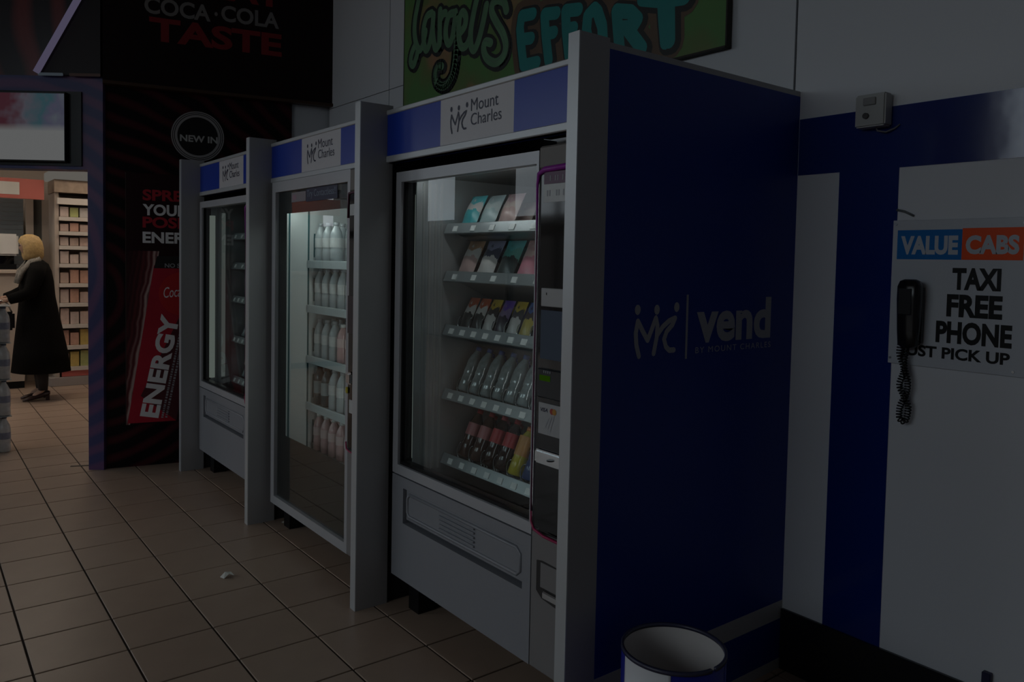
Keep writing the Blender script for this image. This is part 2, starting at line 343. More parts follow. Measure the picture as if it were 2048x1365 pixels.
text('script_logo', 'Coca-Cola', po_w, po, 0.38, 1.19, 0.24, 0.075, Y3, 0.0, 0.35, 0.10)
text('lettering', 'NO SUGAR', grey_print, po, 0.385, 1.405, 0.22, 0.03, Y3, 0.02)
text('lettering', 'ENERGY', po_w, po, 0.345, 0.335, 0.735, 0.125, Y3, 0.04, 0.0, math.radians(79))
b = MB(); ca, sa = math.cos(math.radians(79)), math.sin(math.radians(79))
for row_ in range(2):                              # small print, unreadable in the photograph
    q = 0.0
    while q < 0.66:
        w_ = random.uniform(0.006, 0.016); o0 = (0.375+0.026*row_, 0.335)
        b.add([(o0[0]+(u*ca-v*sa), Y3, o0[1]+(u*sa+v*ca)) for u, v in ((q, 0), (q+w_, 0), (q+w_, 0.014), (q, 0.014))], [(0, 1, 2, 3)]); q += w_+random.uniform(0.004, 0.010)
stuff(b.build('small_print', grey_print, po))
text('lettering', 'SPREAD', pr_red, po, 0.243, 1.872, 0.43, 0.078, Y3, 0.035)
text('lettering', 'YOUR', po_w, po, 0.243, 1.768, 0.29, 0.080, Y3, 0.035)
text('lettering', 'POSITIVE', pr_red, po, 0.243, 1.682, 0.50, 0.078, Y3, 0.035)
text('lettering', 'ENERGY', po_w, po, 0.243, 1.575, 0.43, 0.080, Y3, 0.035)
# round NEW IN badge
ni = E('round_badge', 'round black badge reading NEW IN with pale triple ring', 'badge', P0, RB)
b = MB(); b.lathe([(0.172, -0.012), (0.172, 0.012)], 40); o = b.build('disc', mat('badge_black', (0.004, 0.003, 0.004), 0.4), ni); o.location = (0.6, 0.016, 2.342); o.rotation_euler = (PI/2, 0, 0)
ringm = mat('badge_ring', (0.36, 0.35, 0.36), 0.4)
for r0, r1 in ((0.176, 0.168), (0.163, 0.156), (0.151, 0.135)): MB().disc(0.6, 2.342, r0, 0.003-0.0003*(r0 < .17), 48, r1).build('ring', ringm, ni)
text('lettering', 'NEW IN', mat('badge_text', (0.50, 0.50, 0.50), 0.5), ni, 0.482, 2.300, 0.25, 0.047, 0.0015, 0.03)

# television over the opening
scr = bpy.data.materials.new('tv_picture'); scr.use_nodes = True; nt = scr.node_tree; nt.nodes.clear()
o_ = nt.nodes.new('ShaderNodeOutputMaterial'); e_ = nt.nodes.new('ShaderNodeEmission'); tc = nt.nodes.new('ShaderNodeTexCoord'); sx = nt.nodes.new('ShaderNodeSeparateXYZ'); nt.links.new(tc.outputs['Object'], sx.inputs[0])
c3 = nt.nodes.new('ShaderNodeValToRGB')          # left to right along the picture's upper half
cols = [(0.0, (0.30, 0.06, 0.12)), (0.58, (0.30, 0.10, 0.14)), (0.68, (0.42, 0.40, 0.50)), (0.80, (0.18, 0.40, 0.48)), (0.90, (0.36, 0.36, 0.55)), (1.0, (0.45, 0.52, 0.62))]
c3.color_ramp.elements[0].color = cols[0][1]+(1,); c3.color_ramp.elements[1].color = cols[-1][1]+(1,)
for q, c in cols[1:-1]: k = c3.color_ramp.elements.new(q); k.color = c+(1,)
nz = nt.nodes.new('ShaderNodeTexNoise'); nz.inputs['Scale'].default_value = 9; nt.links.new(tc.outputs['Object'], nz.inputs['Vector'])
k1 = nt.nodes.new('ShaderNodeMath'); k1.operation = 'MULTIPLY_ADD'; k1.inputs[1].default_value = 1/1.0; k1.inputs[2].default_value = 1.02; nt.links.new(sx.outputs['X'], k1.inputs[0])
k2 = nt.nodes.new('ShaderNodeMath'); k2.operation = 'MULTIPLY_ADD'; k2.inputs[1].default_value = 0.35; nt.links.new(nz.outputs['Fac'], k2.inputs[0]); nt.links.new(k1.outputs[0], k2.inputs[2])
nt.links.new(k2.outputs[0], c3.inputs[0])
mr = nt.nodes.new('ShaderNodeMapRange'); mr.inputs['From Min'].default_value = 2.31; mr.inputs['From Max'].default_value = 2.36; nt.links.new(sx.outputs['Z'], mr.inputs[0])
mx = nt.nodes.new('ShaderNodeMixRGB'); mx.inputs[1].default_value = (0.88, 0.90, 0.90, 1); nt.links.new(mr.outputs[0], mx.inputs[0]); nt.links.new(c3.outputs[0], mx.inputs[2])
nt.links.new(mx.outputs[0], e_.inputs[0]); e_.inputs[1].default_value = 0.92; nt.links.new(e_.outputs[0], o_.inputs[0])
tv = E('wall_screen', 'bright wall screen above the shop opening, white lower half', 'screen', P0, RA)
MB().box(-1.30, -0.14, -0.012, -0.001, 2.085, 2.585).build('recess_plate', black, tv)
MB().box(-1.25, -0.228, -0.05, -0.012, 2.107, 2.574).build('bezel', black, tv, 0.003)
MB().box(-1.24, -0.234, -0.0515, -0.05, 2.117, 2.562).build('display', scr, tv)

# ------------------------------------------------------------------ shop interior
cream = mat('shop_cream', (0.55, 0.46, 0.38), 0.6); beige = mat('shop_beige', (0.48, 0.40, 0.33), 0.6)
struct(MB().box(-11.2, -11.0, -1.7, 3.6, 0, 2.9).build('wall_far', cream))
struct(MB().box(-11.0, -6.3, 2.9, 3.0, 0, 2.9).build('wall_shop_side', cream))
struct(MB().box(-11.0, -7.35, -1.5, 2.9, 2.80, 2.9).build('ceiling', mat('shop_ceiling', (0.6, 0.56, 0.5), 0.8)))
lamp = emis('shop_lamp', (1.0, 0.86, 0.71), 54.0)
for i, (x, y) in enumerate(((-8.4, 0.9), (-8.4, -0.9), (-9.6, -0.2), (-9.3, 1.9))):
    l = E('ceiling_light', 'bright panel light in the shop ceiling, number %s from the opening' % ('one', 'two', 'three', 'four')[i], 'light', (x, y, 2.80), 0, 'shop ceiling lights')
    l['label'] = 'square shop ceiling light, ' + ('above the woman', 'left of the woman', 'over the counter', 'over the rack')[i]
    MB().box(-0.32, 0.32, -0.32, 0.32, -0.02, 0.0).build('frame', white_print, l); MB().box(-0.29, 0.29, -0.29, 0.29, -0.024, -0.0205).build('diffuser', lamp, l)
# display rack
rk = E('display_rack', 'cream shop display rack with lit canopy and packed shelves', 'rack', (-10.0, 1.36, 0))
b = MB(); b.box(-0.45, 0.0, -0.04, 0.0, 0.10, 2.16); b.box(-0.45, -0.42, 0.0, 1.3, 0.1, 2.16); b.build('carcass', beige, rk)
MB().box(-0.45, 0.02, -0.10, 1.3, 0.0, 0.10).build('plinth', mat('plinth_grey', (0.33, 0.29, 0.27), 0.5), rk, 0.004)
MB().box(-0.42, 0.015, 0.02, 1.3, 0.105, 0.18).build('kick_band', mat('red_band', (0.50, 0.12, 0.10), 0.5), rk)
canopy = emis('canopy_light', (1.0, 0.93, 0.82), 0.82)
MB().box(-0.42, 0.10, -0.09, 1.3, 2.300, 2.400).build('canopy_light', canopy, rk, 0.01)
MB().box(-0.44, 0.06, -0.05, 1.3, 2.16, 2.30).build('canopy_board', mat('canopy_board', (0.30, 0.22, 0.16), 0.6, var=0.5, vscale=14), rk)
shelf_m = mat('shelf_white', (0.62, 0.56, 0.50), 0.5)
zs = [0.20, 0.44, 0.68, 0.92, 1.14, 1.36, 1.56, 1.72, 1.88]
for z in zs: MB().box(-0.42, 0.03, 0.0, 1.3, z-0.03, z+0.012).build('shelf', shelf_m, rk)
MB().box(-0.42, 0.05, -0.02, 1.3, 2.03, 2.10).build('top_ledge', shelf_m, rk)
pk_cols = [(0.50, 0.36, 0.30), (0.56, 0.42, 0.36), (0.45, 0.33, 0.27), (0.58, 0.46, 0.40), (0.55, 0.40, 0.12), (0.52, 0.30, 0.22), (0.40, 0.42, 0.16), (0.50, 0.46, 0.42)]
pkm = [mat('packet_%d' % i, c, 0.5, var=0.25, vscale=22) for i, c in enumerate(pk_cols)]
ordn = ['first', 'second', 'third', 'fourth', 'fifth', 'sixth', 'seventh', 'eighth', 'ninth', 'tenth']
pcn = {0: 'rust pink', 1: 'pale pink', 2: 'brown pink', 3: 'cream', 4: 'mustard', 5: 'orange brown', 6: 'lime', 7: 'off white'}
for zi, z in enumerate(zs):
    top = (zs[zi+1]-0.045 if zi+1 < len(zs) else 2.02)
    for k in range(5):
        ci = random.choice([0, 1, 2, 3, 7, 1, 3, 5]) if zi not in (8, 1, 0) else random.choice([4, 5, 6, 7, 3])
        w = 0.085; h = (top-z-0.012)*random.uniform(0.72, 0.98); d = random.uniform(0.0, 0.02)
        y0 = 0.012+k*0.098
        bb = MB(); bb.box(-0.10-d, -0.0-d, y0, y0+w, z+0.0135, z+0.0135+h)
        o = bb.build('packet', pkm[ci], None, 0.004); o.location = (-10.0, 1.36, 0)
        tag(o, '%s packet, shop rack, %s shelf from below, %s from left' % (pcn[ci], ordn[zi], ordn[k]), 'packet', 'packets on the shop rack')
# counter corner on the far left
ct = E('shop_counter', 'cream shop counter behind the woman in the black coat', 'counter', (-10.0, 0.0, 0))
MB().box(-0.55, -0.02, -1.6, 1.03, 0.08, 1.26).build('body', beige, ct, 0.004); MB().box(-0.50, -0.06, -1.6, 1.03, 0.0, 0.08).build('plinth', black, ct); MB().box(-0.57, 0.02, -1.6, 1.05, 1.26, 1.30).build('worktop', cream, ct, 0.004)  # plinth coloured black to paint in the shadow line under the counter
cm = E('counter_cabinet', 'white boxy hot food cabinet on the shop counter', 'cabinet', (-10.0, 0.60, 1.30))
MB().box(-0.40, -0.02, -0.4, 0.36, 0.0, 0.06).build('base', black, cm); MB().box(-0.38, -0.04, -0.38, 0.34, 0.06, 0.15).build('window', black_gloss, cm); MB().box(-0.42, 0.0, -0.42, 0.38, 0.15, 0.385).build('hood', mat('hood_white', (0.72, 0.70, 0.66), 0.4), cm, 0.02, 2)
sg = E('counter_sign', 'red and white sign over the shop counter', 'sign', (-10.0, 0.0, 2.07))
MB().box(-0.06, 0.0, -1.5, 1.22, 0.0, 0.215).build('board', mat('sign_red', (0.50, 0.13, 0.10), 0.5), sg); MB().box(0.0, 0.003, 0.35, 0.99, 0.04, 0.175).build('white_patch', mat('sign_white', (0.62, 0.60, 0.54), 0.5), sg)
gp = E('steel_shutter', 'grey steel shutter with pale post under the red sign', 'shutter', (-10.62, 0.0, 1.30))
b = MB(); [b.box(-0.03, 0.0+0.004*(k % 2), -1.5, 1.088, 0.0+k*0.05, 0.0475+k*0.05) for k in range(16)]; stuff(b.build('slats', mat('shutter_grey', (0.16, 0.18, 0.19), 0.4), gp))
MB().box(-0.03, 0.03, 1.11, 1.185, -1.30, 0.80).build('post', cream, gp); MB().box(-0.03, 0.0, 1.185, 1.27, -1.30, 0.80).build('dark_gap', mat('shop_dark', (0.08, 0.08, 0.07), 0.5), gp); MB().box(-0.03, 0.03, 1.27, 1.39, -1.30, 0.80).build('post', beige, gp)

# ------------------------------------------------------------------ woman in black coat
wm = E('person', 'person with blond bob in long black coat and dark heeled shoes', 'person', (-9.2, 1.03, 0))
skin = mat('skin', (0.45, 0.28, 0.20), 0.5); coat = mat('coat_black', (0.006, 0.0055, 0.005), 0.85, spec=0.08, bump=0.3, bscale=40); hair = mat('blond_hair', (0.50, 0.33, 0.13), 0.55, var=0.4, vscale=40, bump=0.6, bscale=70)
bm = bmesh.new(); sk = bm.verts.layers.skin.verify()
def V(co, r, prev=None):
    v = bm.verts.new(co); v[sk].radius = (r, r) if not isinstance(r, tuple) else r
    if prev is not None: bm.edges.new((prev, v))
    return v
pel = V((0, 0.04, 0.90), 0.12); pel[sk].use_root = True
wa = V((0, 0.035, 1.06), 0.105, pel); chs = V((0, 0.03, 1.26), (0.13, 0.10), wa); nk0 = V((0, 0.01, 1.39), 0.06, chs); nk = V((0, -0.025, 1.45), 0.045, nk0)
hd1 = V((0, -0.045, 1.515), 0.072, nk); hd2 = V((0, -0.04, 1.585), 0.082, hd1); hd3 = V((0, -0.03, 1.635), 0.06, hd2); V((0, -0.125, 1.535), 0.012, hd1)
for s in (-1, 1):
    hp = V((s*0.09, 0.04, 0.84), 0.085, pel); kn = V((s*0.09, 0.045, 0.47), 0.055, hp); an = V((s*0.085, 0.06, 0.10), 0.032, kn); V((s*0.085, -0.03, 0.045), 0.026, an)
    sh = V((s*0.165, 0.02, 1.34), 0.055, chs); el = V((s*0.225, -0.06, 1.10), 0.042, sh); wr = V((s*0.17, -0.225, 1.03), 0.026, el); pa = V((s*0.155, -0.275, 1.015), (0.030, 0.020), wr)
    for k, (dz, ln) in enumerate(((0.022, 0.060), (0.008, 0.070), (-0.008, 0.064), (-0.022, 0.050))):
        f1 = V((s*0.150, -0.275-ln*0.55, 1.012+dz), 0.0085, pa); V((s*0.140, -0.275-ln, 0.995+dz), 0.0075, f1)
    t1 = V((s*0.130, -0.285, 1.040), 0.010, pa); V((s*0.125, -0.315, 1.035), 0.0085, t1)
me = bpy.data.meshes.new('body'); bm.to_mesh(me); bm.free(); me.materials.append(skin)
bd = bpy.data.objects.new('body', me); C.objects.link(bd); bd.parent = wm
bd.modifiers.new('skin', 'SKIN'); bd.modifiers.new('sub', 'SUBSURF').levels = 1; bd.modifiers['sub'].render_levels = 1
b = MB(); b.rings([(0, 0.06, 0.29, 0.285, 0.262), (0, 0.055, 0.50, 0.262, 0.238), (0, 0.045, 0.70, 0.238, 0.208), (0, 0.035, 0.90, 0.215, 0.178), (0, 0.028, 1.05, 0.200, 0.158), (0, 0.025, 1.20, 0.205, 0.148), (0, 0.025, 1.31, 0.205, 0.128), (0, 0.022, 1.375, 0.168, 0.105), (0, 0.005, 1.415, 0.085, 0.075)], 28, False, False)
for i, v in enumerate(b.v):                       # vertical folds that grow towards the hem
    ang = (i % 28)/28*2*PI; k = max(0, (1.0-v[2]))*0.035*math.sin(ang*7); b.v[i] = (v[0]*(1+k), v[1]*(1+k), v[2])
o = b.build('coat', coat, wm); o.modifiers.new('thick', 'SOLIDIFY').thickness = 0.012
for s in (-1, 1): MB().tube([(s*0.15, 0.02, 1.36), (s*0.19, 0.0, 1.28), (s*0.235, -0.06, 1.10), (s*0.20, -0.15, 1.055), (s*0.172, -0.225, 1.03)], [0.075, 0.078, 0.066, 0.056, 0.050], 12).build('sleeve', coat, wm)
b = MB(); b.tube([(0.07, 0.04, 1.43), (0.10, -0.04, 1.39), (0.10, -0.11, 1.30), (0.085, -0.145, 1.18)], [0.030, 0.032, 0.030, 0.022], 8); b.tube([(-0.07, 0.04, 1.43), (-0.10, -0.04, 1.39), (-0.10, -0.11, 1.30), (-0.085, -0.145, 1.18)], [0.030, 0.032, 0.030, 0.022], 8)
b.build('fur_trim', mat('fur_trim', (0.30, 0.27, 0.23), 0.9, var=0.7, vscale=60, bump=1.0, bscale=120), wm)
b = MB(); n = 20
rg = [(0, -0.022, 1.415, 0.085, 0.088), (0, -0.020, 1.45, 0.108, 0.108), (0, -0.024, 1.53, 0.112, 0.112), (0, -0.030, 1.60, 0.103, 0.105), (0, -0.034, 1.65, 0.072, 0.078), (0, -0.036, 1.672, 0.025, 0.028)]
b.rings(rg, 24, True, True)
for i, v in enumerate(b.v):                        # open at the face: pull the front in
    if v[1] < -0.085 and v[2] < 1.60 and abs(v[0]) < 0.075: b.v[i] = (v[0], -0.085+(v[1]+0.085)*0.2, v[2])
b.build('hair', hair, wm)
for s in (-1, 1):
    MB().lathe([(0.001, -0.008), (0.008, 0), (0.001, 0.008)], 8, (s*0.030, -0.122, 1.555)).build('eye', mat('eye_dark', (0.03, 0.02, 0.02), 0.3), wm)
    b = MB(); x = s*0.085
    prof = [(-0.115, 0.012, 0.018, 0.010), (-0.085, 0.022, 0.034, 0.016), (-0.04, 0.030, 0.040, 0.022), (0.01, 0.046, 0.034, 0.026), (0.06, 0.062, 0.032, 0.030), (0.105, 0.072, 0.031, 0.028), (0.122, 0.074, 0.018, 0.018)]
    vs = []; k = 10
    for (yy, zc, rx, rz) in prof: vs += [(x+rx*math.cos(2*PI*j/k), yy, zc+rz*math.sin(2*PI*j/k)) for j in range(k)]
    b.add(vs, [(i*k+j, (i+1)*k+j, (i+1)*k+(j+1) % k, i*k+(j+1) % k) for i in range(len(prof)-1) for j in range(k)]+[tuple(range(k)), tuple((len(prof)-1)*k+j for j in range(k-1, -1, -1))], True)
    b.box(x-0.012, x+0.012, 0.085, 0.118, 0.0, 0.055)
    b.build('shoe', mat('shoe_dark', (0.035, 0.015, 0.013), 0.35), wm)
    MB().tube([(s*0.09, 0.045, 0.47), (s*0.087, 0.056, 0.25), (s*0.085, 0.062, 0.105)], [0.062, 0.055, 0.042], 12).build('trouser_leg', mat('trouser_dark', (0.018, 0.015, 0.013), 0.8), wm)
hb = E('handbag', 'small black handbag with pale chain held by the person', 'bag', (-9.03, 0.735, 0.93))
MB().box(-0.04, 0.04, -0.13, 0.11, -0.20, -0.02).build('bag_body', black, hb, 0.02, 2); MB().tube([(0, -0.09, -0.03), (0, -0.05, 0.06), (0, 0.0, 0.092), (0, 0.05, 0.06), (0, 0.09, -0.03)], 0.007, 6).build('chain', steel, hb)

# ------------------------------------------------------------------ water bottle packs
clear_pl = glass_mat('clear_plastic', (0.80, 0.84, 0.86), 1.35, 0.08)
water_pl = mat('water_plastic', (0.42, 0.40, 0.375), 0.2, spec=0.3, var=0.25, vscale=30)
water_lbl = mat('water_label', (0.17, 0.17, 0.21), 0.4, var=0.6, vscale=35); cap_w = mat('cap_dark_blue', (0.06, 0.08, 0.12), 0.4)
big = [(0.030, 0.0), (0.041, 0.008), (0.041, 0.05), (0.038, 0.06), (0.041, 0.07), (0.041, 0.17), (0.036, 0.20), (0.020, 0.235), (0.014, 0.245), (0.014, 0.26)]
bm_ = MB().lathe(big, 14).mesh('bottle', water_pl); bl_ = MB().lathe([(0.0418, 0.10), (0.0418, 0.15)], 14, cap=False).mesh('label', water_lbl); bc_ = MB().lathe([(0.017, 0.252), (0.017, 0.268)], 10).mesh('cap', cap_w)
nm = ['bottom', 'second from bottom', 'third from bottom', 'top']
for L in range(4):
    q = E('water_pack', 'clear water bottle multipack in the left edge stack, %s layer' % nm[L], 'bottle pack', (-6.90, 0.575, L*0.2735), 0, 'stacked water packs')
    for i in range(3):
        for j in range(2):
            o = bpy.data.objects.new('bottle', bm_); C.objects.link(o); o.parent = q; o.location = (-i*0.085, -j*0.085, 0)
            for nme, msh in (('label', bl_), ('cap', bc_)):
                c = bpy.data.objects.new(nme, msh); C.objects.link(c); c.parent = o
    MB().box(-0.215, 0.045, -0.13, 0.045, 0.2685, 0.2725).build('slip_sheet', mat('slip_sheet', (0.35, 0.36, 0.36), 0.5), q)

# ================================================================== VENDING BAY
FX = [(-1.6935, -1.6481), (-3.0235, -2.9769), (-4.3447, -4.2979), (-5.6756, -5.633)]
FY, FT = 1.494, 2.147
desc = ['nearest silver end post of the vending bays with big blue side panel', 'silver post between the nearest and middle vending machines', 'silver post between the middle and far vending machines', 'farthest silver post of the vending bays beside the red wall']
for i, (x0, x1) in enumerate(FX):
    q = E('bay_post', desc[i], 'post', (x0, FY, 0), 0, 'vending bay posts'); w = x1-x0
    MB().box(0.0, w, 0.0, 0.004, 0, FT).build('front_face', alu, q)
    MB().box(0.0, w, 0.004, 0.153 if i else 0.119, 0, FT).build('post_body', alu_shaded, q)
    if i: MB().box(0.012, w-0.012, 0.153, 1.08, 0, 2.10).build('partition_board', dark_cab, q)
    else:
        MB().box(0.012, w-0.002, 0.119, 1.083, 0.0, 2.117).build('partition_board', alu_shaded, q)
        MB().box(0.0, w, 0.119, 1.085, 2.117, 2.135).build('top_trim', alu_shaded, q)
        sp = MB().box(-0.012, 0.965, 0.0, 0.0025, 0.257, 2.117).build('side_panel', blue_panel, q); sp.location = (w, 0.131, 0); sp.rotation_euler = (0, 0, PI/2)
        s2 = MB().box(-0.012, 0.965, 0.0, 0.0025, 0.038, 0.190).build('side_panel', blue_panel, q); s2.location = (w, 0.131, 0); s2.rotation_euler = (0, 0, PI/2)
        for z0, z1 in ((0.190, 0.257), (0.0, 0.038)):
            o = MB().box(-0.012, 0.965, -0.001, 0.0025, z0, z1).build('trim_strip', mat('trim_grey', (0.42, 0.42, 0.43), 0.5), q); o.location = (w, 0.131, 0); o.rotation_euler = (0, 0, PI/2)
        # vend lettering on the blue side panel: local x = Y - 1.625
        yy = -0.0008
        mc_logo(grey_print, sp, 0.120, 1.218, 0.205, 0.158, yy, 0.085)
        bb = MB(); bb.poly([(0.357, 1.197), (0.367, 1.197), (0.367, 1.404), (0.357, 1.404)], yy); bb.build('divider', grey_print, sp)
        text('lettering', 'vend', grey_print, sp, 0.410, 1.2445, 0.408, 0.147, yy, 0.035)
        text('lettering', 'BY MOUNT CHARLES', mat('small_print', (0.38, 0.39, 0.42), 0.5), sp, 0.408, 1.212, 0.414, 0.020, yy, 0.0, 0, 0, 1.25)
BY = 1.62
fd = ['nearest', 'middle', 'farthest']
for i in range(3):
    x0 = FX[i+1][1]; x1 = FX[i][0]; w = x1-x0
    q = E('fascia_sign', 'blue and white Mount Charles fascia above the %s vending machine' % fd[i], 'sign', (x0, BY, 0), 0, 'fascia signs')
    MB().box(0.001, w-0.001, 0.004, 0.04, 1.905, 2.117).build('board', blue_fascia, q)
    wx = 0.417
    MB().box(wx, wx+0.456, 0.0, 0.004, 1.932, 2.104).build('white_panel', fascia_white, q)
    for a, c in ((0.001, wx), (wx+0.456, w-0.001)): MB().box(a, c, 0.0, 0.004, 1.932, 2.104).build('blue_panel', blue_fascia, q)
    MB().box(0.001, w-0.001, -0.006, 0.03, 2.104, 2.124).build('top_trim', alu, q, 0.003); MB().box(0.001, w-0.001, -0.006, 0.03, 1.905, 1.932).build('bottom_trim', alu, q, 0.003)
    MB().box(0.001, w-0.001, 0.03, 0.9, 2.10, 2.112).build('roof_board', dark_cab, q)
    MB().box(0.001, w-0.001, 0.06, 0.075, 1.70, 2.10).build('backing', dark_cab, q) if False else None
    mc_logo(navy, q, wx+0.068, 1.972, 0.118, 0.098, -0.001, 0.062)
    text('lettering', 'Mount', navy, q, wx+0.203, 2.036, 0.166, 0.044, -0.001, 0.0); text('lettering', 'Charles', navy, q, wx+0.203, 1.985, 0.185, 0.043, -0.001, 0.0)

# ------------------------------------------------------------------ products
def profile_bottle(r, h): return [(r*0.75, 0), (r, 0.006), (r, h*0.30), (r*0.93, h*0.36), (r, h*0.42), (r, h*0.66), (r*0.80, h*0.78), (r*0.42, h*0.90), (r*0.38, h*0.93)]
def bottle_proto(liq, capm, lblm, r=0.031, h=0.215, l0=0.42, l1=0.64):
    a = MB().lathe(profile_bottle(r, h), 14).mesh('bottle_body', liq); c = MB().lathe([(r*0.44, h*0.915), (r*0.44, h)], 12).mesh('cap', capm)
    l = MB().lathe([(r*1.015, h*l0), (r*1.015, h*l1)], 14, cap=False).mesh('label', lblm) if lblm else None
    return a, c, l
def place_bottle(pr, loc, label, group, tl=0.0):
    q = E('drink_bottle', label, 'bottle', loc, 0.0, group); q.rotation_euler = (-tl, 0, 0)
    for nme, msh in zip(('bottle_body', 'cap', 'label'), pr):
        if msh is None: continue
        o = bpy.data.objects.new(nme, msh); C.objects.link(o); o.parent = q
def bag_mesh(w, h, d, m, n=6, k=8):
    b = MB(); vs = []
    for s in (1, -1):
        for j in range(k+1):
            for i in range(n+1):
                u = i/n; v = j/k; t = max(0.0, (math.sin(PI*u)*math.sin(PI*min(1, max(0, (v-0.06)/0.88)))))**0.55 if 0.06 < v < 0.94 else 0
                vs.append(((u-0.5)*w*(1-0.06*math.sin(PI*v)), -s*d/2*t, v*h))
    N = (n+1)*(k+1); fs = []
    for j in range(k):
        for i in range(n):
            a = j*(n+1)+i; fs.append((a, a+1, a+n+2, a+n+1)); fs.append((a+N, a+n+1+N, a+n+2+N, a+1+N))
    b.add(vs, fs, True); return b.mesh('packet_body', m)
def bag_mat(name, c1, c2, c3):
    M = bpy.data.materials.new(name); M.use_nodes = True; nt = M.node_tree; p = nt.nodes['Principled BSDF']; p.inputs['Roughness'].default_value = 0.28; p.inputs['Specular IOR Level'].default_value = 0.6
    tc = nt.nodes.new('ShaderNodeTexCoord'); sx = nt.nodes.new('ShaderNodeSeparateXYZ'); nt.links.new(tc.outputs['Generated'], sx.inputs[0])
    nz = nt.nodes.new('ShaderNodeTexNoise'); nz.inputs['Scale'].default_value = 3.5; nt.links.new(tc.outputs['Generated'], nz.inputs['Vector'])
    ad = nt.nodes.new('ShaderNodeMath'); ad.operation = 'MULTIPLY_ADD'; ad.inputs[1].default_value = 0.7; nt.links.new(nz.outputs['Fac'], ad.inputs[0]); 
    sb = nt.nodes.new('ShaderNodeMath'); sb.operation = 'SUBTRACT'; sb.inputs[1].default_value = 0.35; nt.links.new(sx.outputs['Z'], sb.inputs[0]); nt.links.new(sb.outputs[0], ad.inputs[2])
    cr = nt.nodes.new('ShaderNodeValToRGB'); cr.color_ramp.interpolation = 'CONSTANT'
    cr.color_ramp.elements[0].color = tuple(c1)+(1,); cr.color_ramp.elements[1].position = 0.45; cr.color_ramp.elements[1].color = tuple(c2)+(1,); e = cr.color_ramp.elements.new(0.75); e.color = tuple(c3)+(1,)
    nt.links.new(ad.outputs[0], cr.inputs[0]); nt.links.new(cr.outputs[0], p.inputs['Base Color'])
    MATS[name] = M; return M
cola = mat('cola_liquid', (0.020, 0.008, 0.005), 0.08, spec=0.6, var=0.1); cola_l = mat('cola_light', (0.06, 0.028, 0.02), 0.08, spec=0.6)
orange_l = mat('orange_drink', (0.55, 0.22, 0.03), 0.15); yellow_l = mat('yellow_cap_drink', (0.50, 0.42, 0.03), 0.2); blue_l = mat('blue_drink', (0.02, 0.05, 0.16), 0.1)
red_lbl = mat('red_label', (0.50, 0.03, 0.04), 0.35); pink_lbl = mat('pink_label', (0.55, 0.20, 0.21), 0.35); orange_lbl = mat('orange_label', (0.60, 0.26, 0.05), 0.35); white_lbl = mat('white_label', (0.60, 0.62, 0.62), 0.4, var=0.2, vscale=30)
red_cap = mat('red_cap', (0.35, 0.02, 0.03), 0.35); blue_cap = mat('blue_cap', (0.04, 0.08, 0.25), 0.35); orange_cap = mat('orange_cap', (0.55, 0.18, 0.03), 0.35); yellow_cap = mat('yellow_cap', (0.55, 0.45, 0.04), 0.35)
water_l = mat('water_bottle_clear', (0.24, 0.29, 0.30), 0.10, spec=1.0, var=0.6, vscale=45, coat=1.0)
frost_l = mat('frosted_drink', (0.42, 0.46, 0.48), 0.2, spec=0.5, var=0.15, vscale=30); rose_l = mat('rose_drink', (0.55, 0.34, 0.34), 0.2, var=0.15, vscale=30)
BP = {'brown cola bottle with pink label': bottle_proto(cola_l, red_cap, pink_lbl, l0=0.45, l1=0.70), 'dark cola bottle with red label': bottle_proto(cola, red_cap, red_lbl, l0=0.45, l1=0.72),
      'orange drink bottle with yellow base': bottle_proto(yellow_l, orange_cap, orange_lbl, 0.031, 0.20, 0.40, 0.80), 'dark blue drink bottle with white label': bottle_proto(blue_l, blue_cap, white_lbl, l0=0.5, l1=0.74),
      'clear water bottle with blue cap': bottle_proto(water_l, blue_cap, None, 0.030, 0.205), 'frosted pale drink bottle': bottle_proto(frost_l, mat('grey_cap', (0.35, 0.38, 0.40), 0.4), white_lbl, 0.034, 0.215, 0.38, 0.62),
      'rose drink bottle with white cap': bottle_proto(rose_l, tag_white, mat('rose_label', (0.62, 0.46, 0.46), 0.4, var=0.15, vscale=30), 0.034, 0.205), 'dark bottle with teal label': bottle_proto(mat('dark_teal', (0.02, 0.05, 0.06), 0.12), black, mat('teal_label', (0.25, 0.32, 0.34), 0.4), 0.034, 0.215, 0.3, 0.62)}
Wt = (0.62, 0.58, 0.56)
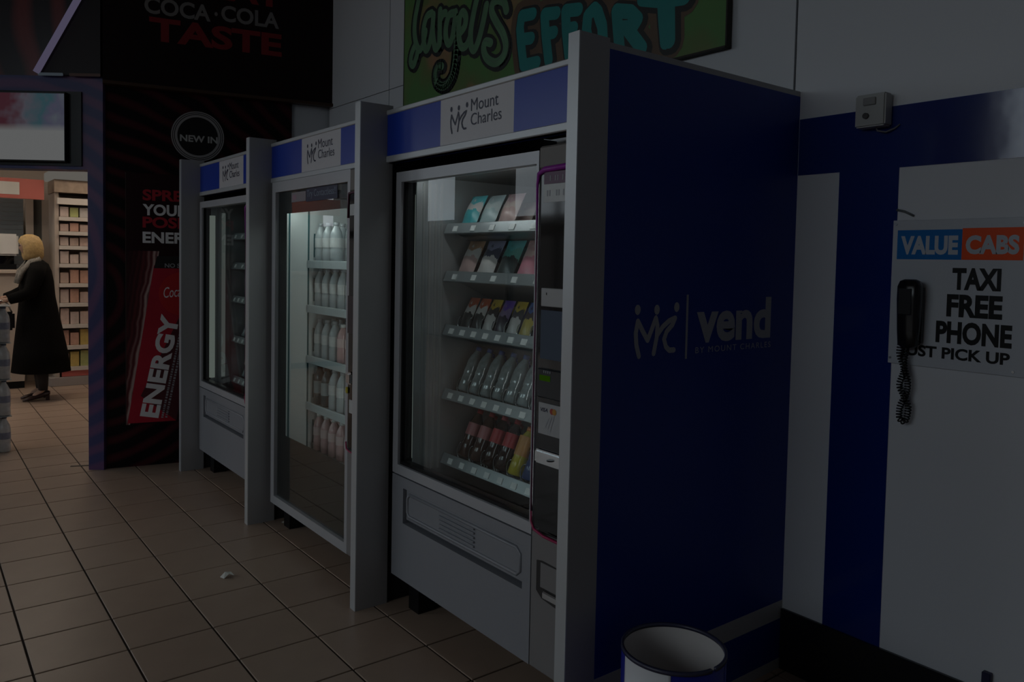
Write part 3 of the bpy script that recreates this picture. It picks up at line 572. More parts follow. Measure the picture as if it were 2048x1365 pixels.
BG = {'teal and white crisp bag': (0.112, 0.16, 0.05, (0.05, 0.38, 0.42), Wt, (0.10, 0.45, 0.50)), 'pale grey teal crisp bag': (0.112, 0.155, 0.05, (0.35, 0.45, 0.46), (0.45, 0.5, 0.5), (0.3, 0.38, 0.40)),
      'dusty pink crisp bag': (0.112, 0.155, 0.05, (0.45, 0.30, 0.28), (0.5, 0.4, 0.38), (0.40, 0.28, 0.30)), 'white and orange sweet bag': (0.118, 0.165, 0.045, (0.52, 0.35, 0.33), Wt, (0.45, 0.25, 0.15)),
      'white and navy sweet bag': (0.118, 0.165, 0.045, Wt, (0.05, 0.06, 0.10), (0.25, 0.25, 0.38)), 'green and dark sweet bag': (0.118, 0.165, 0.045, (0.03, 0.04, 0.04), (0.10, 0.32, 0.28), (0.10, 0.40, 0.42)), 'pink sweet bag': (0.118, 0.165, 0.045, (0.58, 0.22, 0.28), (0.62, 0.42, 0.40), (0.55, 0.30, 0.30)),
      'black and red snack bag': (0.072, 0.155, 0.035, (0.03, 0.03, 0.03), Wt, (0.50, 0.12, 0.06)), 'white and gold snack bag': (0.072, 0.155, 0.035, Wt, (0.05, 0.04, 0.04), (0.55, 0.38, 0.06)), 'purple snack bag': (0.072, 0.155, 0.035, (0.04, 0.03, 0.05), (0.25, 0.18, 0.30), (0.16, 0.08, 0.38)), 'yellow and brown snack bag': (0.072, 0.155, 0.035, (0.55, 0.42, 0.08), (0.08, 0.05, 0.05), (0.10, 0.16, 0.40))}
BGM = {k: bag_mesh(v[0], v[1], v[2], bag_mat('wrap_'+k.replace(' ', '_'), *v[3:])) for k, v in BG.items()}
coil_mesh_cache = {}
def coil_mesh(r, ln, turns):
    key = (r, ln, turns)
    if key not in coil_mesh_cache:
        n = int(turns*14); pts = [(r*math.cos(2*PI*turns*i/n+PI/2), ln*i/n, r+r*math.sin(2*PI*turns*i/n+PI/2)) for i in range(n+1)]
        coil_mesh_cache[key] = MB().tube(pts, 0.0022, 5).mesh('coil', steel)
    return coil_mesh_cache[key]
def bag_thing(kind, loc, tilt, label, group):
    o = bpy.data.objects.new('snack_bag', BGM[kind]); C.objects.link(o); o.location = loc; o.rotation_euler = (-tilt, 0, 0); tag(o, label, 'snack bag', group); return o
dn = ['front', 'second', 'third', 'fourth']

# ------------------------------------------------------------------ vending machines
def glass_machine(X, Y, which, label, rows, W=1.21, seed=1, tube_s=1.0, hero=True):
    q = E('vending_machine', label, 'vending machine', (X, Y, 0), 0, 'vending machines')
    H, zb, xd, zg = 1.862, 0.15, 0.94, 0.592
    D = 0.86
    b = MB(); b.box(0.0, 0.03, 0.05, D, zb, H); b.box(W-0.03, W, 0.05, D, zb, H); b.box(0.03, W-0.03, D-0.03, D, zb, H); b.box(0.03, W-0.03, 0.05, D, zb, zb+0.03); b.box(0.03, W-0.03, 0.05, D, H-0.008, H); b.build('cabinet', dark_cab, q)
    MB().box(0.068, 0.075, 0.055, 0.80, 0.35, 1.845).build('side_liner', mat('side_liner', (0.42, 0.43, 0.44), 0.25, 0.3), q)
    b = MB(); b.box(xd+0.005, xd+0.012, 0.055, 0.80, 0.35, 1.845); b.box(0.075, xd+0.005, 0.80, 0.807, 0.35, 1.845); b.box(0.075, xd+0.005, 0.055, 0.80, 1.845, 1.85); b.box(0.075, xd+0.005, 0.055, 0.80, 0.335, 0.35); b.build('interior_liner', liner, q)
    b = MB(); b.box(0.0, xd, 0.0, 0.05, H-0.042, H); b.box(0.0, 0.042, 0.0, 0.05, zg+0.04, H-0.042); b.box(0.0, xd, 0.0, 0.05, zg, zg+0.04); b.box(xd-0.012, xd, 0.0, 0.05, zg+0.04, H-0.042); b.build('door_frame', frame_grey, q)
    b = MB(); b.box(0.042, 0.052, 0.012, 0.05, zg+0.04, H-0.042); b.box(0.052, xd-0.012, 0.012, 0.05, zg+0.04, zg+0.052); b.build('door_gasket', black, q)
    MB().box(0.042, xd-0.012, 0.020, 0.024, zg+0.04, H-0.042).build('glass_pane', glass, q)
    t = emis('tube_%d' % seed, (0.90, 1.0, 0.90), tube_s); MB().tube([(0.064, 0.066, 0.655), (0.064, 0.066, 1.77)], 0.010 if hero else 0.020, 8).build('light_tube', t, q)
    if not hero:
        MB().box(0.090, 0.094, 0.120, 0.145, 0.66, 1.79).build('light_tube', emis('tube_b', (0.85, 0.95, 0.9), 0.55), q); MB().box(0.12, 0.30, 0.77, 0.79, 1.55, 1.80).build('light_panel', emis('back_panel_glow', (0.8, 0.95, 0.92), 0.6), q)
    MB().box(xd-0.006, xd+0.002, 0.052, 0.066, 0.66, 1.78).build('side_fill', emis('sidefill_%d' % seed, (0.9, 0.97, 1.0), 40.0 if hero else 9.0), q)  # added strip, hidden behind the right jamb, to brighten the products
    if hero: MB().box(0.10, xd-0.05, 0.052, 0.060, 1.832, 1.838).build('front_fill', emis('frontfill_%d' % seed, (0.95, 0.98, 1.0), 110.0), q)  # extra unseen strip added behind the top frame to light the product fronts
    for k in range(4): MB().box(0.075, 0.079, 0.085+k*0.03, 0.095+k*0.03, 0.60, 1.82).build('reflection_stripe', mat('reflection_grey', (0.32, 0.32, 0.32), 0.4), q)  # stripes added to stand in for upright reflections on the side liner
    # lower panel with recessed delivery flap
    b = MB(); fx0, fx1, fz0, fz1 = 0.092, 0.897, 0.392, 0.541
    b.box(0.0, fx0, 0.0, 0.05, zb, zg-0.006); b.box(fx1, xd, 0.0, 0.05, zb, zg-0.006); b.box(fx0, fx1, 0.0, 0.05, zb, fz0); b.box(fx0, fx1, 0.0, 0.05, fz1, zg-0.006); b.build('lower_panel', panel_grey, q)
    fl = MB().box(fx0+0.006, fx1-0.006, 0.012, 0.045, fz0+0.014, fz1-0.004).build('delivery_flap', panel_grey, q, 0.004)
    MB().box(fx0, fx1, 0.046, 0.05, fz0, fz1).build('flap_recess', black, q)
    b = MB(); r_ = 0.012
    pts = [(fx0+0.02, fz0+0.05), (fx0+0.02, fz1-0.018), (fx1-0.02, fz1-0.018), (fx1-0.02, fz0+0.028), (fx0+0.02, fz0+0.028)]
    loop = [(fx0+0.035, 0.012, fz1-0.022), (fx1-0.045, 0.012, fz1-0.022), (fx1-0.026, 0.012, fz1-0.04), (fx1-0.026, 0.012, fz0+0.05), (fx1-0.045, 0.012, fz0+0.034), (fx0+0.035, 0.012, fz0+0.034), (fx0+0.018, 0.012, fz0+0.05), (fx0+0.018, 0.012, fz1-0.04), (fx0+0.035, 0.012, fz1-0.022)]
    b.tube(loop, 0.007, 8); b.build('flap_bead', panel_grey, fl)
    for k in range(5): MB().box(0.36, 0.60, 0.004, 0.013, fz0+0.048+k*0.0165, fz0+0.056+k*0.0165).build('flap_rib', panel_grey, fl, 0.002)
    # payment column
    MB().box(xd+0.004, W, -0.004, 0.05, zb, 0.612).build('payment_base', panel_grey2, q, 0.006)
    MB().box(xd+0.004, W, -0.004, 0.05, 1.800, H+0.012).build('payment_cap', mat('cap_taupe', (0.20, 0.185, 0.17), 0.5), q, 0.006)
    pp = MB().box(xd+0.012, W-0.006, -0.014, 0.05, 0.612, 1.800).build('payment_panel', black_gloss, q, 0.02, 3)
    b = MB(); b.tube([(xd+0.010, -0.010, 0.66), (xd+0.010, -0.010, 1.76)], 0.0035, 6); b.build('edge_trim', mat('dull_pink_trim', (0.14, 0.04, 0.09), 0.3), pp)
    b = MB(); b.tube([(xd+0.010, -0.011, 1.60), (xd+0.011, -0.013, 1.75), (xd+0.022, -0.016, 1.783), (xd+0.05, -0.016, 1.795), (W-0.02, -0.016, 1.800)], [0.003, 0.005, 0.008, 0.010, 0.010], 8); b.build('top_trim', magenta, pp)
    b = MB(); b.tube([(xd+0.010, -0.010, 0.68), (xd+0.012, -0.012, 0.645), (xd+0.03, -0.014, 0.622), (xd+0.08, -0.014, 0.611), (W-0.02, -0.014, 0.609)], [0.003, 0.004, 0.005, 0.005, 0.005], 8); b.build('bottom_trim', pink_red, pp)
    yf = -0.0145; ax = xd+0.046
    MB().box(ax, W-0.04, yf-0.001, yf+0.002, 1.748, 1.786).build('purple_label', mat('label_purple', (0.13, 0.05, 0.11), 0.4), pp)
    lb = MB().box(ax, W-0.04, yf-0.001, yf+0.002, 1.690, 1.747).build('white_label', white_lbl, pp)
    b = MB(); [b.box(ax+0.03+k*0.012, ax+0.034+k*0.012, yf-0.0018, yf-0.001, 1.757, 1.774) for k in (0, 2, 3, 5, 7)]; stuff(b.build('small_print', grey_print, lb))
    b = MB(); [b.box(ax+0.016+k*0.011, ax+0.021+k*0.011, yf-0.0018, yf-0.001, 1.709, 1.728) for k in (0, 1, 4, 5, 7, 9)]; stuff(b.build('small_print', grey_print, lb))
    kp = MB().box(ax, W-0.05, yf-0.004, yf+0.002, 1.357, 1.416).build('keypad', mat('keypad_white', (0.45, 0.45, 0.45), 0.4), pp, 0.002)
    MB().box(ax+0.026, ax+0.030, yf-0.0048, yf-0.004, 1.394, 1.402).build('mark', black, kp)
    MB().box(ax, W-0.05, yf-0.002, yf+0.002, 1.188, 1.345).build('display_screen', emis('blue_grey_screen_%d' % seed, (0.28, 0.36, 0.50), 0.30 if hero else 0.2), pp)
    vd = MB().box(ax-0.004, W-0.05, yf-0.010, yf+0.002, 1.063, 1.158).build('card_terminal', mat('terminal_dark', (0.02, 0.025, 0.03), 0.3), pp, 0.004)
    MB().box(ax+0.010, ax+0.062, yf-0.0115, yf-0.010, 1.119, 1.137).build('terminal_display', emis('green_lcd_%d' % seed, (0.20, 0.55, 0.02), 0.34), vd)
    for k in range(4): MB().box(ax+0.03+k*0.010, ax+0.034+k*0.010, yf-0.0115, yf-0.010, 1.145, 1.153).build('terminal_mark', grey_print, vd)
    cd = MB().box(ax, W-0.05, yf-0.003, yf+0.002, 0.945, 1.046).build('contactless_label', mat('contactless_white', (0.46, 0.47, 0.48), 0.4), pp)
    text('lettering', 'VISA', navy, cd, ax+0.010, 1.018, 0.036, 0.013, yf-0.0038, 0.02, 0.2)
    MB().disc(ax+0.066, 1.024, 0.010, yf-0.0036, 16).build('red_circle', mat('dot_red', (0.40, 0.05, 0.04), 0.4), cd); MB().disc(ax+0.078, 1.024, 0.010, yf-0.0038, 16).build('orange_circle', mat('dot_orange', (0.50, 0.24, 0.04), 0.4), cd)
    b = MB()
    for k in range(3): b.ribbon([(ax+0.045+k*0.012+0.010*math.sin(a*0.5), 0.985+0.016*a*(1+k*0.3)/2) for a in (-2, -1, 0, 1, 2)], 0.003, yf-0.0036, 6)
    b.build('contactless_mark', grey_print, cd)
    co = MB().box(ax-0.010, W-0.05, yf-0.012, yf+0.002, 0.848, 0.893).build('coin_slot_plate', steel, pp, 0.006, 2)
    MB().box(ax+0.004, ax+0.030, yf-0.0135, yf-0.012, 0.866, 0.880).build('slot', black, co); MB().lathe([(0.012, -0.002), (0.012, 0.002)], 12).build('lock', black, co).location = (ax+0.075, yf-0.013, 0.870); co.children[-1].rotation_euler = (PI/2, 0, 0)
    cr_ = MB(); cr_.prism([(ax-0.008, 0.42), (ax+0.02, 0.40), (W-0.08, 0.385), (W-0.05, 0.40), (W-0.05, 0.52), (ax+0.02, 0.525), (ax-0.008, 0.52)], -0.0055, 0.0); co2 = cr_.build('coin_return', mat('pocket_shade', (0.03, 0.028, 0.028), 0.5), q)  # dark plate: the pocket's shading at left and bottom is in its colour
    MB().box(ax+0.014, W-0.055, -0.0075, -0.0055, 0.437, 0.519).build('return_flap', panel_grey2, co2, 0.001); MB().box(ax+0.030, W-0.08, -0.014, -0.0055, 0.405, 0.43).build('return_lip', steel, co2, 0.004)
    for fx in (0.05, W-0.13): MB().box(fx, fx+0.08, 0.06, 0.14, 0.0, zb).build('foot', black, q)
    # trays, coils, products
    TX0, TX1, TY = 0.082, xd-0.01, 0.20; TL = math.radians(24); ct_, st_ = math.cos(TL), math.sin(TL)
    tilt = lambda x, y, z0, z: (x, TY+y*ct_+z*st_, z0-y*st_+z*ct_)          # trays slope down to the back
    for ri, row in enumerate(rows):
        z = row['z']
        tr = MB().box(TX0, TX1, 0.014, 0.48, -0.006, 0.0).build('tray', tray_metal, q); tr.location = (0, TY, z); tr.rotation_euler = (-TL, 0, 0)
        MB().box(TX0, TX1, 0.0, 0.012, -0.036, 0.012).build('tray_rail', tray_metal, tr, 0.002)
        n = len(row['x'])
        for k, x in enumerate(row['x']):
            MB().box(x-0.018, x+0.014, -0.003, 0.0, -0.028, -0.004).build('price_tag', tag_white, tr)
            if row.get('coil'):
                o = bpy.data.objects.new('coil', coil_mesh(row['coil'], 6*row['dy'], 6)); C.objects.link(o); o.parent = tr; o.location = (x, 0.016, 0.003)
            kind = row['k'][k]
            if not kind: continue
            for d in range(row['d']):
                lab = '%s, %s machine, %s tray, %s column, %s in line' % (kind, which, ordn[row['n']], ordn[k], dn[d])
                yr = (0.016+row['dy']/2 if row.get('coil') else row.get('y0', 0.06))+d*row['dy']; lx, ly, lz = tilt(x, yr, z, 0.021 if row['t'] == 'bottle' else 0.008)
                if row['t'] == 'bottle': place_bottle(BP[kind], (X+lx, Y+ly, lz), lab, 'drinks in the %s vending machine' % which, TL)
                else: bag_thing(kind, (X+lx, Y+ly, lz), TL+0.03, lab, 'snacks in the %s vending machine' % which)
    return q
sp7 = [0.146+0.0825*k for k in range(10)]
rows1 = [
 {'z': 1.645, 'n': 0, 't': 'bag', 'x': [0.165, 0.295, 0.425, 0.555, 0.685], 'k': ['teal and white crisp bag', 'pale grey teal crisp bag', 'dusty pink crisp bag', None, None], 'd': 3, 'dy': 0.075, 'y0': 0.05},
 {'z': 1.443, 'n': 1, 't': 'bag', 'x': [0.165, 0.305, 0.44, 0.575, 0.71, 0.84], 'k': ['white and orange sweet bag', 'white and navy sweet bag', 'green and dark sweet bag', 'pink sweet bag', 'white and orange sweet bag', 'green and dark sweet bag'], 'd': 3, 'dy': 0.07, 'y0': 0.04},
 {'z': 1.212, 'n': 2, 't': 'bag', 'x': sp7, 'k': ['black and red snack bag', 'black and red snack bag', 'white and gold snack bag', 'purple snack bag', 'white and gold snack bag', 'yellow and brown snack bag', 'purple snack bag', 'black and red snack bag', 'yellow and brown snack bag', 'white and gold snack bag'], 'd': 2, 'dy': 0.07, 'y0': 0.06, 'coil': 0.028},
 {'z': 0.936, 'n': 3, 't': 'bottle', 'x': sp7, 'k': ['clear water bottle with blue cap']*10, 'd': 4, 'dy': 0.078, 'coil': 0.033},
 {'z': 0.655, 'n': 4, 't': 'bottle', 'x': [0.155+0.0885*k for k in range(9)], 'k': ['brown cola bottle with pink label', 'brown cola bottle with pink label', 'dark cola bottle with red label', 'dark cola bottle with red label', 'orange drink bottle with yellow base', 'dark blue drink bottle with white label', 'dark blue drink bottle with white label', 'dark cola bottle with red label', 'brown cola bottle with pink label'], 'd': 3, 'dy': 0.085, 'coil': 0.036}]
glass_machine(-2.93, 1.64, 'nearest', 'nearest grey vending machine with snacks and drinks behind clear glass', rows1, seed=1, tube_s=0.9)
rows3 = [
 {'z': 1.645, 'n': 0, 't': 'bag', 'x': [0.165, 0.295, 0.425, 0.555, 0.685, 0.815], 'k': [None, None, 'teal and white crisp bag', 'teal and white crisp bag', 'dusty pink crisp bag', 'pale grey teal crisp bag'], 'd': 1, 'dy': 0.07, 'y0': 0.05},
 {'z': 1.443, 'n': 1, 't': 'bag', 'x': [0.165, 0.305, 0.44, 0.575, 0.71, 0.84], 'k': [None, 'white and navy sweet bag', 'green and dark sweet bag', 'white and orange sweet bag', 'pink sweet bag', 'white and orange sweet bag'], 'd': 1, 'dy': 0.07, 'y0': 0.04},
 {'z': 1.212, 'n': 2, 't': 'bag', 'x': sp7, 'k': [None, None]+['black and red snack bag', 'purple snack bag']*4, 'd': 1, 'dy': 0.07, 'y0': 0.06},
 {'z': 0.936, 'n': 3, 't': 'bottle', 'x': sp7, 'k': ['clear water bottle with blue cap']*10, 'd': 1, 'dy': 0.078},
 {'z': 0.655, 'n': 4, 't': 'bottle', 'x': [0.155+0.0885*k for k in range(9)], 'k': ['clear water bottle with blue cap']*3+['dark cola bottle with red label']*3+['orange drink bottle with yellow base']*3, 'd': 1, 'dy': 0.085}]
glass_machine(-5.605, 1.61, 'farthest', 'farthest grey vending machine with bright upright tube behind glass', rows3, seed=3, tube_s=1.0, hero=False)

def drinks_machine(X, Y):
    q = E('vending_machine', 'middle vending machine with brightly lit white interior full of drinks', 'vending machine', (X, Y, 0), 0, 'vending machines')
    W, H, zb, xd, D = 1.15, 1.902, 0.132, 0.955, 0.88
    b = MB(); b.box(0.0, 0.03, 0.05, D, zb, H); b.box(W-0.03, W, 0.05, D, zb, H); b.box(0.03, W-0.03, D-0.03, D, zb, H); b.box(0.03, W-0.03, 0.05, D, zb, zb+0.03); b.box(0.03, W-0.03, 0.05, D, H-0.03, H); b.build('cabinet', dark_cab, q)
    b = MB(); b.box(0.0, xd, 0.0, 0.05, H-0.055, H); b.box(0.0, 0.048, 0.0, 0.05, zb, H-0.055); b.box(0.048, xd, 0.0, 0.05, zb, zb+0.046); b.box(xd-0.028, xd, 0.0, 0.05, zb+0.046, H-0.055); b.build('door_frame', frame_grey, q)
    gx0, gx1, gz0, gz1 = 0.048, xd-0.028, zb+0.046, H-0.055
    lx0, lx1, lz0, lz1 = 0.155, xd-0.040, 0.530, 1.730
    MB().box(gx0, gx1, 0.016, 0.020, gz0, gz1).build('glass_pane', glass, q)
    b = MB()
    for a in ((gx0, lx0, gz0, gz1), (lx1, gx1, gz0, gz1), (lx0, lx1, gz0, lz0), (lx0, lx1, lz1, gz1)): b.box(a[0], a[1], 0.021, 0.024, a[2], a[3])
    mk = b.build('printed_border', mat('border_dark', (0.014, 0.012, 0.012), 0.25), q)
    st = MB().box(0.235, 0.42, 0.0150, 0.0158, 1.785, 1.835).build('sticker', mat('sticker_pale', (0.30, 0.27, 0.30), 0.4), q); MB().box(0.25, 0.30, 0.0144, 0.0150, 1.797, 1.823).build('pink_mark', mat('pink_mark', (0.40, 0.25, 0.32), 0.4), st)
    s2 = MB().box(0.425, 0.79, 0.0150, 0.0158, 1.780, 1.850).build('sticker', mat('sticker_navy', (0.012, 0.02, 0.07), 0.4), q); text('lettering', 'Try Contactless!!', mat('sticker_blue_text', (0.22, 0.28, 0.36), 0.5), s2, 0.435, 1.792, 0.34, 0.045, 0.0146, 0.0)
    b = MB(); i0, i1 = 0.10, xd-0.02
    b.box(i0-0.007, i0, 0.03, 0.80, lz0-0.13, 1.78); b.box(i1, i1+0.007, 0.03, 0.80, lz0-0.13, 1.78); b.box(i0, i1, 0.80, 0.807, lz0-0.13, 1.78); b.box(i0, i1, 0.03, 0.80, 1.78, 1.787); b.box(i0, i1, 0.03, 0.80, lz0-0.145, lz0-0.13); b.build('interior_liner', liner_white, q)
    led = emis('cold_led', (0.92, 1.0, 0.97), 80.0)
    MB().box(lx1+0.002, lx1+0.020, 0.034, 0.044, 0.56, 1.70).build('led_strip', led, q); MB().box(0.15, 0.88, 0.034, 0.05, 1.745, 1.765).build('led_strip', led, q)
    for yy in (0.055, 0.165): MB().box(i0, i0+0.004, yy, yy+0.008, lz0-0.12, 1.77).build('guide_rail', teal_line, q)
    zsh = [1.47, 1.225, 0.945, 0.685, 0.43]
    sh_m = mat('shelf_pale', (0.50, 0.56, 0.58), 0.4)
    lay = {1.47: ['frosted pale drink bottle']*3, 1.225: ['frosted pale drink bottle']*7, 0.945: ['frosted pale drink bottle']*3+['rose drink bottle with white cap']*4, 0.685: ['dark bottle with teal label']*2+['frosted pale drink bottle']*5, 0.43: ['rose drink bottle with white cap']*7}
    for si, z in enumerate(zsh):
        sh = MB().box(i0+0.012, i1, 0.17, 0.78, z-0.012, z).build('shelf', sh_m, q); MB().box(i0+0.012, i1, 0.155, 0.17, z-0.03, z+0.012).build('shelf_rail', sh_m, sh, 0.002)
        for j in range(3): MB().box(i0, i0+0.004, 0.200, 0.207, z+0.03, z+0.16).build('shelf_bracket', teal_line, sh) if j == 0 else None
        for k, kind in enumerate(lay[z]+([lay[z][-1]] if len(lay[z]) > 3 else [])):
            for d in range(3):
                place_bottle(BP[kind], (X+0.165+k*0.096, Y+0.215+d*0.082, z+0.001), '%s, middle machine, %s shelf, %s column, %s in line' % (kind, ordn[si], ordn[k], dn[d]), 'drinks in the middle vending machine')
    MB().box(xd+0.004, W, -0.004, 0.05, zb, 0.62).build('payment_base', panel_grey2, q, 0.006)
    MB().box(xd+0.004, W, -0.004, 0.05, 1.80, H).build('payment_cap', mat('cap_taupe', (0.2, 0.2, 0.2), 0.5), q, 0.006)
    pp = MB().box(xd+0.006, W-0.006, -0.014, 0.05, 0.62, 1.80).build('payment_panel', black_gloss, q, 0.02, 3)
    MB().tube([(xd+0.008, -0.012, 0.66), (xd+0.02, -0.015, 0.63), (xd+0.05, -0.015, 0.622), (W-0.02, -0.015, 0.62)], 0.004, 8).build('bottom_trim', pink_red, pp)
    MB().tube([(xd+0.008, -0.012, 1.68), (xd+0.02, -0.015, 1.79), (W-0.02, -0.015, 1.80)], 0.006, 8).build('top_trim', mat('plum_trim', (0.10, 0.03, 0.06), 0.4), pp)
    lb = MB().box(xd+0.03, W-0.03, -0.0155, -0.013, 1.69, 1.74).build('white_label', white_lbl, pp)
    MB().box(xd+0.02, W-0.04, -0.0165, -0.013, 1.16, 1.33).build('display_screen', mat('screen_off', (0.06, 0.05, 0.06), 0.2), pp)
    b = MB(); b.box(xd+0.03, xd+0.08, -0.03, -0.013, 0.93, 0.985); b.build('coin_unit', steel, pp, 0.008, 2); MB().box(xd+0.014, xd+0.034, -0.022, -0.013, 0.885, 0.915).build('yellow_button', yellow_cap, pp, 0.004); MB().box(xd+0.045, xd+0.10, -0.017, -0.013, 0.80, 0.86).build('price_plate', white_lbl, pp)
    for fx in (0.05, W-0.13): MB().box(fx, fx+0.08, 0.06, 0.14, 0.0, zb).build('foot', black, q)
drinks_machine(-4.235, 1.60)

# ================================================================== WALL ITEMS
# graffiti canvas
SC = [[[-4.287,3.14],[-4.315,3.071],[-4.339,3.001],[-4.345,2.926],[-4.321,2.845],[-4.278,2.799],[-4.237,2.828],[-4.212,2.898]],[[-4.326,2.846],[-4.372,2.801],[-4.388,2.749],[-4.354,2.719],[-4.319,2.758],[-4.303,2.798]],[[-4.144,2.993],[-4.2,2.985],[-4.233,2.924],[-4.231,2.838],[-4.202,2.784],[-4.163,2.813],[-4.131,2.912],[-4.123,2.978]],[[-4.123,2.978],[-4.128,2.88],[-4.101,2.78],[-4.068,2.773],[-4.044,2.82]],[[-4.048,2.987],[-4.05,2.904],[-4.05,2.785]],[[-4.051,2.925],[-4.015,2.958],[-3.99,2.957]],[[-3.888,2.934],[-3.947,2.937],[-3.98,2.878],[-3.978,2.806],[-3.946,2.769],[-3.91,2.802],[-3.883,2.907]],[[-3.881,2.937],[-3.869,2.804],[-3.873,2.694],[-3.896,2.597],[-3.945,2.544],[-4.012,2.532],[-4.075,2.566],[-4.093,2.616],[-4.07,2.654],[-4.019,2.652]],[[-3.833,2.806],[-3.783,2.835],[-3.774,2.887],[-3.809,2.92],[-3.839,2.887],[-3.843,2.798],[-3.816,2.728],[-3.767,2.721],[-3.728,2.759]],[[-3.662,2.973],[-3.697,2.884],[-3.722,2.792],[-3.716,2.712],[-3.684,2.682],[-3.646,2.722],[-3.606,2.806],[-3.573,2.903]],[[-3.39,2.831],[-3.412,2.878],[-3.466,2.905],[-3.514,2.898],[-3.522,2.853],[-3.475,2.786],[-3.418,2.717],[-3.389,2.646],[-3.414,2.591],[-3.481,2.573],[-3.557,2.609],[-3.592,2.663],[-3.578,2.704],[-3.528,2.689]]]
BL = [[[-3.166,2.761],[-3.258,2.771],[-3.27,2.713],[-3.259,2.638],[-3.234,2.515],[-3.126,2.51]],[[-3.257,2.651],[-3.177,2.641]],[[-2.981,2.722],[-3.072,2.737],[-3.061,2.641],[-3.033,2.501]],[[-3.058,2.636],[-2.997,2.632]],[[-2.821,2.701],[-2.913,2.717],[-2.905,2.624],[-2.88,2.493]],[[-2.902,2.624],[-2.852,2.621]],[[-2.712,2.679],[-2.755,2.657],[-2.762,2.585],[-2.735,2.506],[-2.687,2.473],[-2.648,2.505],[-2.656,2.586],[-2.688,2.657],[-2.712,2.679]],[[-2.566,2.636],[-2.556,2.564],[-2.539,2.452]],[[-2.566,2.635],[-2.48,2.61],[-2.435,2.567],[-2.462,2.539],[-2.548,2.555]],[[-2.499,2.544],[-2.406,2.437]],[[-2.409,2.648],[-2.287,2.611],[-2.174,2.597]],[[-2.292,2.612],[-2.283,2.533],[-2.269,2.435]],[[-2.258,2.604],[-2.25,2.435]]]
cvm = bpy.data.materials.new('graffiti_ground'); cvm.use_nodes = True; nt = cvm.node_tree; p = nt.nodes['Principled BSDF']; p.inputs['Roughness'].default_value = 0.55
tc = nt.nodes.new('ShaderNodeTexCoord'); nz = nt.nodes.new('ShaderNodeTexNoise'); nz.inputs['Scale'].default_value = 2.6; nz.inputs['Detail'].default_value = 3; nt.links.new(tc.outputs['Object'], nz.inputs['Vector'])
cr = nt.nodes.new('ShaderNodeValToRGB'); els = [(0.40, (0.10, 0.25, 0.065)), (0.55, (0.15, 0.20, 0.06)), (0.66, (0.36, 0.19, 0.10)), (0.78, (0.10, 0.06, 0.03))]
cr.color_ramp.elements[0].position = els[0][0]; cr.color_ramp.elements[0].color = els[0][1]+(1,); cr.color_ramp.elements[1].position = els[-1][0]; cr.color_ramp.elements[1].color = els[-1][1]+(1,)
for q_, c_ in els[1:-1]: k = cr.color_ramp.elements.new(q_); k.color = c_+(1,)
nt.links.new(nz.outputs['Fac'], cr.inputs[0]); nt.links.new(cr.outputs[0], p.inputs['Base Color'])
cv = E('graffiti_canvas', 'green graffiti canvas with spray painted words above the vending machines', 'canvas', (0, 2.578, 0))
MB().box(-4.47, -1.965, -0.030, 0.0, 2.36, 3.42).build('board', cvm, cv)
b = MB(); b.box(-4.475, -1.96, -0.0315, -0.0005, 2.352, 2.36); b.box(-1.965, -1.958, -0.0315, -0.0005, 2.352, 3.425); b.box(-4.477, -4.47, -0.0315, -0.0005, 2.352, 3.425); b.build('edge', mat('canvas_edge', (0.03, 0.025, 0.02), 0.7), cv)
ink = mat('graffiti_black', (0.006, 0.007, 0.007), 0.5); gg = mat('graffiti_green', (0.12, 0.27, 0.14), 0.5, var=0.35, vscale=8); gh = mat('graffiti_green_light', (0.12, 0.22, 0.14), 0.5); gt = mat('graffiti_teal', (0.004, 0.26, 0.25), 0.5, var=0.25, vscale=5); gb = mat('graffiti_brown', (0.13, 0.075, 0.04), 0.5, var=0.3)
def dens(st, n=4):                                 # rounded strokes: Catmull-Rom between the points
    out = []; P = [Vector(q) for q in st]
    for i in range(len(P)-1):
        a = P[max(i-1, 0)]; b_ = P[i]; c = P[i+1]; d = P[min(i+2, len(P)-1)]
        for k in range(n):
            t = k/n; out.append(0.5*((2*b_)+(c-a)*t+(2*a-5*b_+4*c-d)*t*t+(3*b_-a-3*c+d)*t**3))
    out.append(P[-1]); return out
b = MB(); [b.ribbon(st, 0.16, -0.0305, 12) for st in BL]; b.build('brown_haze', gb, cv)
b = MB(); [b.ribbon(dens(st), 0.088, -0.0311, 10) for st in SC]; [b.ribbon([(x+0.018, z-0.012) for x, z in dens(st)], 0.080, -0.0311, 10) for st in SC]; [b.ribbon([(x+0.012, z-0.008) for x, z in st], 0.102, -0.0311, 12) for st in BL]; b.build('outline', ink, cv)
b = MB(); [b.ribbon(dens(st), 0.048, -0.0317, 10) for st in SC]; b.build('green_word', gg, cv)
b = MB(); [b.ribbon([(x-0.012, z+0.008) for x, z in dens(st)], 0.007, -0.0323, 6) for st in SC]; stuff(b.build('green_highlight', gh, cv))
b = MB(); [b.ribbon(st, 0.064, -0.0317, 12) for st in BL]; b.build('teal_word', gt, cv)
b = MB(); [b.ribbon(st, 0.10, -0.0317, 10) for st in ([(-3.25, 3.05), (-2.9, 3.0), (-2.6, 2.97)], [(-2.75, 3.02), (-2.6, 2.95), (-2.45, 2.98)])]; b.build('top_word', mat('graffiti_grey', (0.10, 0.12, 0.13), 0.5), cv)
b = MB(); b.ribbon([(-4.18, 3.16), (-4.05, 3.13), (-3.9, 3.18)], 0.11, -0.0314, 12); b.build('red_blob', mat('graffiti_red', (0.20, 0.01, 0.015), 0.5), cv)

